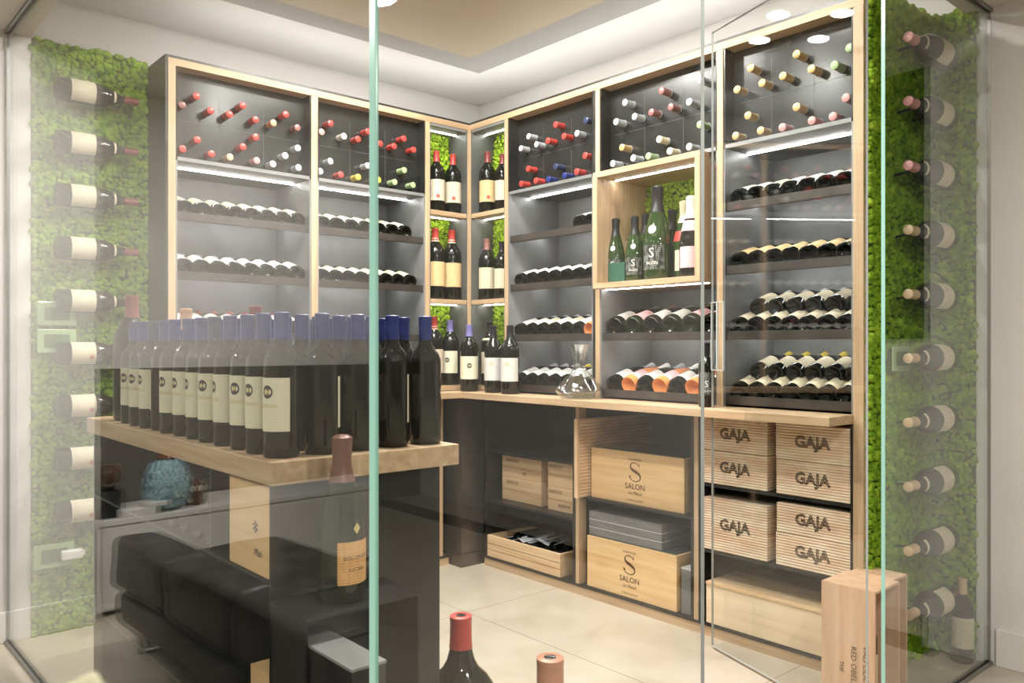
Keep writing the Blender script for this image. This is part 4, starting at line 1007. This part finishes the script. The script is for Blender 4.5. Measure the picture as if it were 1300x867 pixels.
for yy in (3.32, 1.5):
    g = G()
    g.box((.27, yy, 0), (.285, yy+.03, .10)); g.box((-.30, yy, 0), (-.285, yy+.03, .10)); g.box((-.30, yy, 0), (.285, yy+.03, .008)); g.make('leg', 'chrome', sf)
sb = thing('sideboard', 'low white sideboard with ceramics on top, mirrored in the left glass panel', 'sideboard')
part(G().box((-1.3, 3.88, .40), (.285, 4.28, .425)), 'top_board', 'whitecab', sb, bevel=.002)
part(G().box((-1.29, 3.89, .02), (.28, 4.27, .40)), 'body', 'whitecab', sb)
for a in (-1.285, -.50): part(G().box((a, 3.882, .03), (a+.775, 3.889, .392)), 'door', 'whitecab', sb, bevel=.001)
# turquoise vase with organic surface
bm = bmesh.new(); bmesh.ops.create_icosphere(bm, subdivisions=5, radius=1.)
for v in bm.verts:
    p = v.co.copy(); z = p.z; w = .105*(1-.28*max(0, z)-.05*z*z)
    if abs(z) < .999: q = Vector((p.x, p.y, 0)); rr = (1-abs(z)**3.2)**(1/3.2); q = q.normalized()*rr if q.length > 1e-5 else q
    else: q = Vector((0, 0, 0))
    v.co = Vector((q.x*w, q.y*w, .122+z*.122)); nn = Vector((p.x, p.y, p.z))
    k = noise.fractal(nn*7, .8, 2., 4); v.co += nn*.007*k
me = bpy.data.meshes.new('vase'); bm.to_mesh(me); bm.free(); me.materials.append(M['turquoise']); me.polygons.foreach_set('use_smooth', [True]*len(me.polygons))
vs = link('ceramic_vase', me, loc=(-.055, 3.985, .428)); tag(vs, 'turquoise mottled ceramic vase on the white sideboard, mirrored in the glass', 'vase')
q = G().lathe([(.045, 0), (.05, .006), (.04, .02), (.02, .035), (.02, .045), (.0, .05)], 24); q.make('lid', 'owl', vs, loc=(0, 0, .235), smooth=True)
q = G().lathe([(0, 0), (.035, 0), (.044, .02), (.046, .05), (.040, .085), (.028, .11), (.012, .122), (0, .124)], 28)
ow = q.make('owl_figurine', 'owl', loc=(-.20, 4.0, .4255), smooth=True); tag(ow, 'small brown ceramic owl on the sideboard beside the turquoise vase', 'figurine')
for s in (-1, 1): G().lathe([(.014, 0), (.014, .004), (.008, .006), (0, .006)], 20, (.02*s, -.040, .082), 0, (s*.15, -1, .1)).make('eye', 'eye', ow, smooth=True)
G().lathe([(0, .0), (.05, .01), (.068, .068), (.05, .118), (0, .136)], 8)
e = empty('globe_lamp', (.21, 3.98, .4255)); tag(e, 'round amber glass globe lamp on a black block on the sideboard', 'lamp')
G().box((-.05, -.05, 0), (.05, .05, .12)).make('base', 'black', e, bevel=.003)
n_ = 16; G().lathe([(.066*math.sin(math.pi*i/n_), .066*(1-math.cos(math.pi*i/n_))) for i in range(n_+1)], 32, (0, 0, .118)).make('globe', 'amber', e, smooth=True)
for k, (xx, ww, hh_) in enumerate(((.19, .16, .035), (.13, .10, .02))):
    tag(G().box((-ww/2, -.05, 0), (ww/2, .05, hh_)).make('white_case', 'plastic', loc=(xx-.09-.02*k, 3.935, .4255+.0355*k), bevel=.003), ('flat white case lying at the near end of the sideboard', 'smaller white case stacked on the flat white case')[k], 'case')

pp = empty('potted_orchid', (.03, .30, 0)); tag(pp, 'pale out of focus orchid sprig close to the viewer at lower left', 'potted plant')
G().lathe([(0, .55), (.035, .55), (.045, .60), (.05, .72), (.047, .73), (.043, .72), (0, .70)], 28).make('pot', 'plastic', pp, smooth=True)
G().lathe([(0, 0), (.09, 0), (.09, .012), (.012, .02), (.012, .54), (.06, .545), (.06, .55), (0, .55)], 28).make('stand', 'black', pp, smooth=True)
def tube(pts, r, n=8):
    g = G()
    for a, b in zip(pts, pts[1:]):
        d = Vector(b)-Vector(a); g.lathe([(r, 0), (r, d.length)], n, a, 0, d)
    return g
tube([(0, 0, .72), (.0, .0, .9), (.02, .01, 1.02), (.045, .02, 1.06)], .0022).make('stem', 'stem', pp, smooth=True)
tube([(0, 0, .9), (-.01, .03, 1.04), (-.018, .034, 1.12)], .0018).make('stem', 'stem', pp, smooth=True)
def petal(parent, c, ang, L_, W_, lean, m):
    v = []; f = []; n = 6
    for i in range(n+1):
        t = i/n; w = W_*math.sin(math.pi*min(.98, t*.9+.08))
        for s_ in (-1, 0, 1):
            x, z, y = s_*w, L_*t, lean*t*t*L_-abs(s_)*.0015
            v.append((c[0]+x*math.cos(ang)-z*math.sin(ang), c[1]-y, c[2]+x*math.sin(ang)+z*math.cos(ang)))
    for i in range(n):
        for k in (0, 1): a = 3*i+k; f.append((a, a+1, a+4, a+3))
    o = link('petal', mesh('petal', v, f, m, True), parent); md = o.modifiers.new('t', 'SOLIDIFY'); md.thickness = .0008; return o
for c in ((.047, .022, 1.072), (.055, .025, 1.062)):
    for k in range(5): petal(pp, c, k*1.2566+c[0]*20, .011, .0052, .3, 'leafy')
for k in range(3): petal(pp, (-.018, .034, 1.118), -.7+k*.8, .020, .004, .2, 'leaf_green')
e = empty('reflection_blocker', (WX+.398, .665, 1.84)); tag(e, 'tall added picture panel on the outer side wall, mirrored in the right glass panel', 'dark blocker')  # unseen dark panel added so the right pane mirrors a dark patch
G().box((-.022, -.115, -.60), (-.002, .115, .60)).make('panel', 'black', e); G().box((-.026, -.12, -.605), (-.018, .12, -.598)).make('lower_edge', 'black', e)
# ---------------------------------------------------------------- lights
def area(name, loc, size, power, col=(1, .965, .925), rot=(0, 0, 0), shape='DISK', spread=None):
    l = bpy.data.lights.new(name, 'AREA'); l.shape = shape; l.size = size; l.energy = power; l.color = col
    if spread: l.spread = spread
    o = bpy.data.objects.new(name, l); COL.objects.link(o); o.location = loc; o.rotation_euler = rot; return o
LP, LO, LU = 11.5, 21, 2.8
def downlight(x, y, z, power, label, r=.045, grp=None, spread=None):
    e = empty('downlight', (x, y, z)); tag(e, label, 'ceiling light', grp)
    G().lathe([(r, 0), (r+.012, -.001), (r+.012, .004)], 28, (0, 0, -.003)).make('trim_ring', 'trimwhite', e, smooth=True)
    G().lathe([(0, 0), (r, 0)], 28, (0, 0, -.0022)).make('lens', 'lens', e)
    area('downlight_beam', (x, y, z-.008), r*2, power, spread=spread)
NM = ['nearest the champagne niche', 'nearest the corner', 'between the corner and the oak table', 'middle of the tray', 'added over the oak table end', 'over the doorway side', 'added above the far end of the table']
for k, (xx, yy) in enumerate(((2.174, 2.629), (2.145, 2.958), (1.84, 2.92), (1.87, 2.59), (1.15, 1.68), (2.15, 1.85), (1.15, 2.45))):  # the two over the table are added to light the cabinets obliquely
    downlight(xx, yy, TZ, LP*(1 if k < 4 else 1.6), 'recessed round downlight in the tan ceiling tray, %s' % NM[k], .045, 'tray downlights')
for k, (xx, yy) in enumerate(((-.9, 3.3), (-.9, 1.6), (.1, -.6), (1.6, -.3), (.9, -2.4), (-.6, -1.8))):
    downlight(xx, yy, BH, LO*(1.1 if k == 0 else 1), 'recessed downlight in the outer ceiling, %s counted round the room' % ORD[k], .05, 'outer room downlights')
# unseen led uplights added on top of the racks to brighten the soffit
e = empty('fill_uplight', (0, 0, 0)); tag(e, 'unseen added fill uplight on top of the left rack washing the white soffit', 'fill uplight')
G().box((1.30, YA+.20, TOPZ+.013), (3.05, YA+.24, TOPZ+.03)).make('housing', 'alu', e)
area('uplight_beam', (2.17, YA+.22, TOPZ+.034), 1.7, LU, rot=(math.pi, 0, 0), shape='RECTANGLE').data.size_y = .03
e = empty('fill_uplight', (0, 0, 0)); tag(e, 'unseen added fill uplight on top of the right rack washing the white soffit', 'fill uplight')
G().box((XB+.20, 1.45, TOPZ+.013), (XB+.24, 3.75, TOPZ+.03)).make('housing', 'alu', e)
o = area('uplight_beam', (XB+.22, 2.7, TOPZ+.034), .03, LU*1.4, rot=(math.pi, 0, 0), shape='RECTANGLE'); o.data.size_y = 2.0
w = bpy.data.worlds.new('world'); sc.world = w; w.use_nodes = True; w.node_tree.nodes['Background'].inputs[0].default_value = (1, .96, .9, 1); w.node_tree.nodes['Background'].inputs[1].default_value = .3

# ---------------------------------------------------------------- camera and view
cd = bpy.data.cameras.new('camera'); cam = bpy.data.objects.new('camera', cd); COL.objects.link(cam)
cam.location = (0, 0, EYE); cam.rotation_euler = (R(90), 0, -YAW)
cd.sensor_width = 36; cd.lens = F/1300*36; cd.shift_y = (HY-433.5)/1300; cd.clip_start = .02
cd.dof.use_dof = True; cd.dof.focus_distance = 2.9; cd.dof.aperture_fstop = 9.0
sc.camera = cam
sc.view_settings.view_transform = 'Standard'; sc.view_settings.look = 'None'; sc.view_settings.gamma = 1; sc.view_settings.use_curve_mapping = False
sc.view_settings.exposure = 0.42
sc.cycles.max_bounces = 8; sc.cycles.diffuse_bounces = 4; sc.cycles.glossy_bounces = 4; sc.cycles.transparent_max_bounces = 24; sc.cycles.transmission_bounces = 4
sc.cycles.caustics_reflective = False; sc.cycles.caustics_refractive = False; sc.cycles.sample_clamp_indirect = 4.
sc.cycles.use_denoising = True
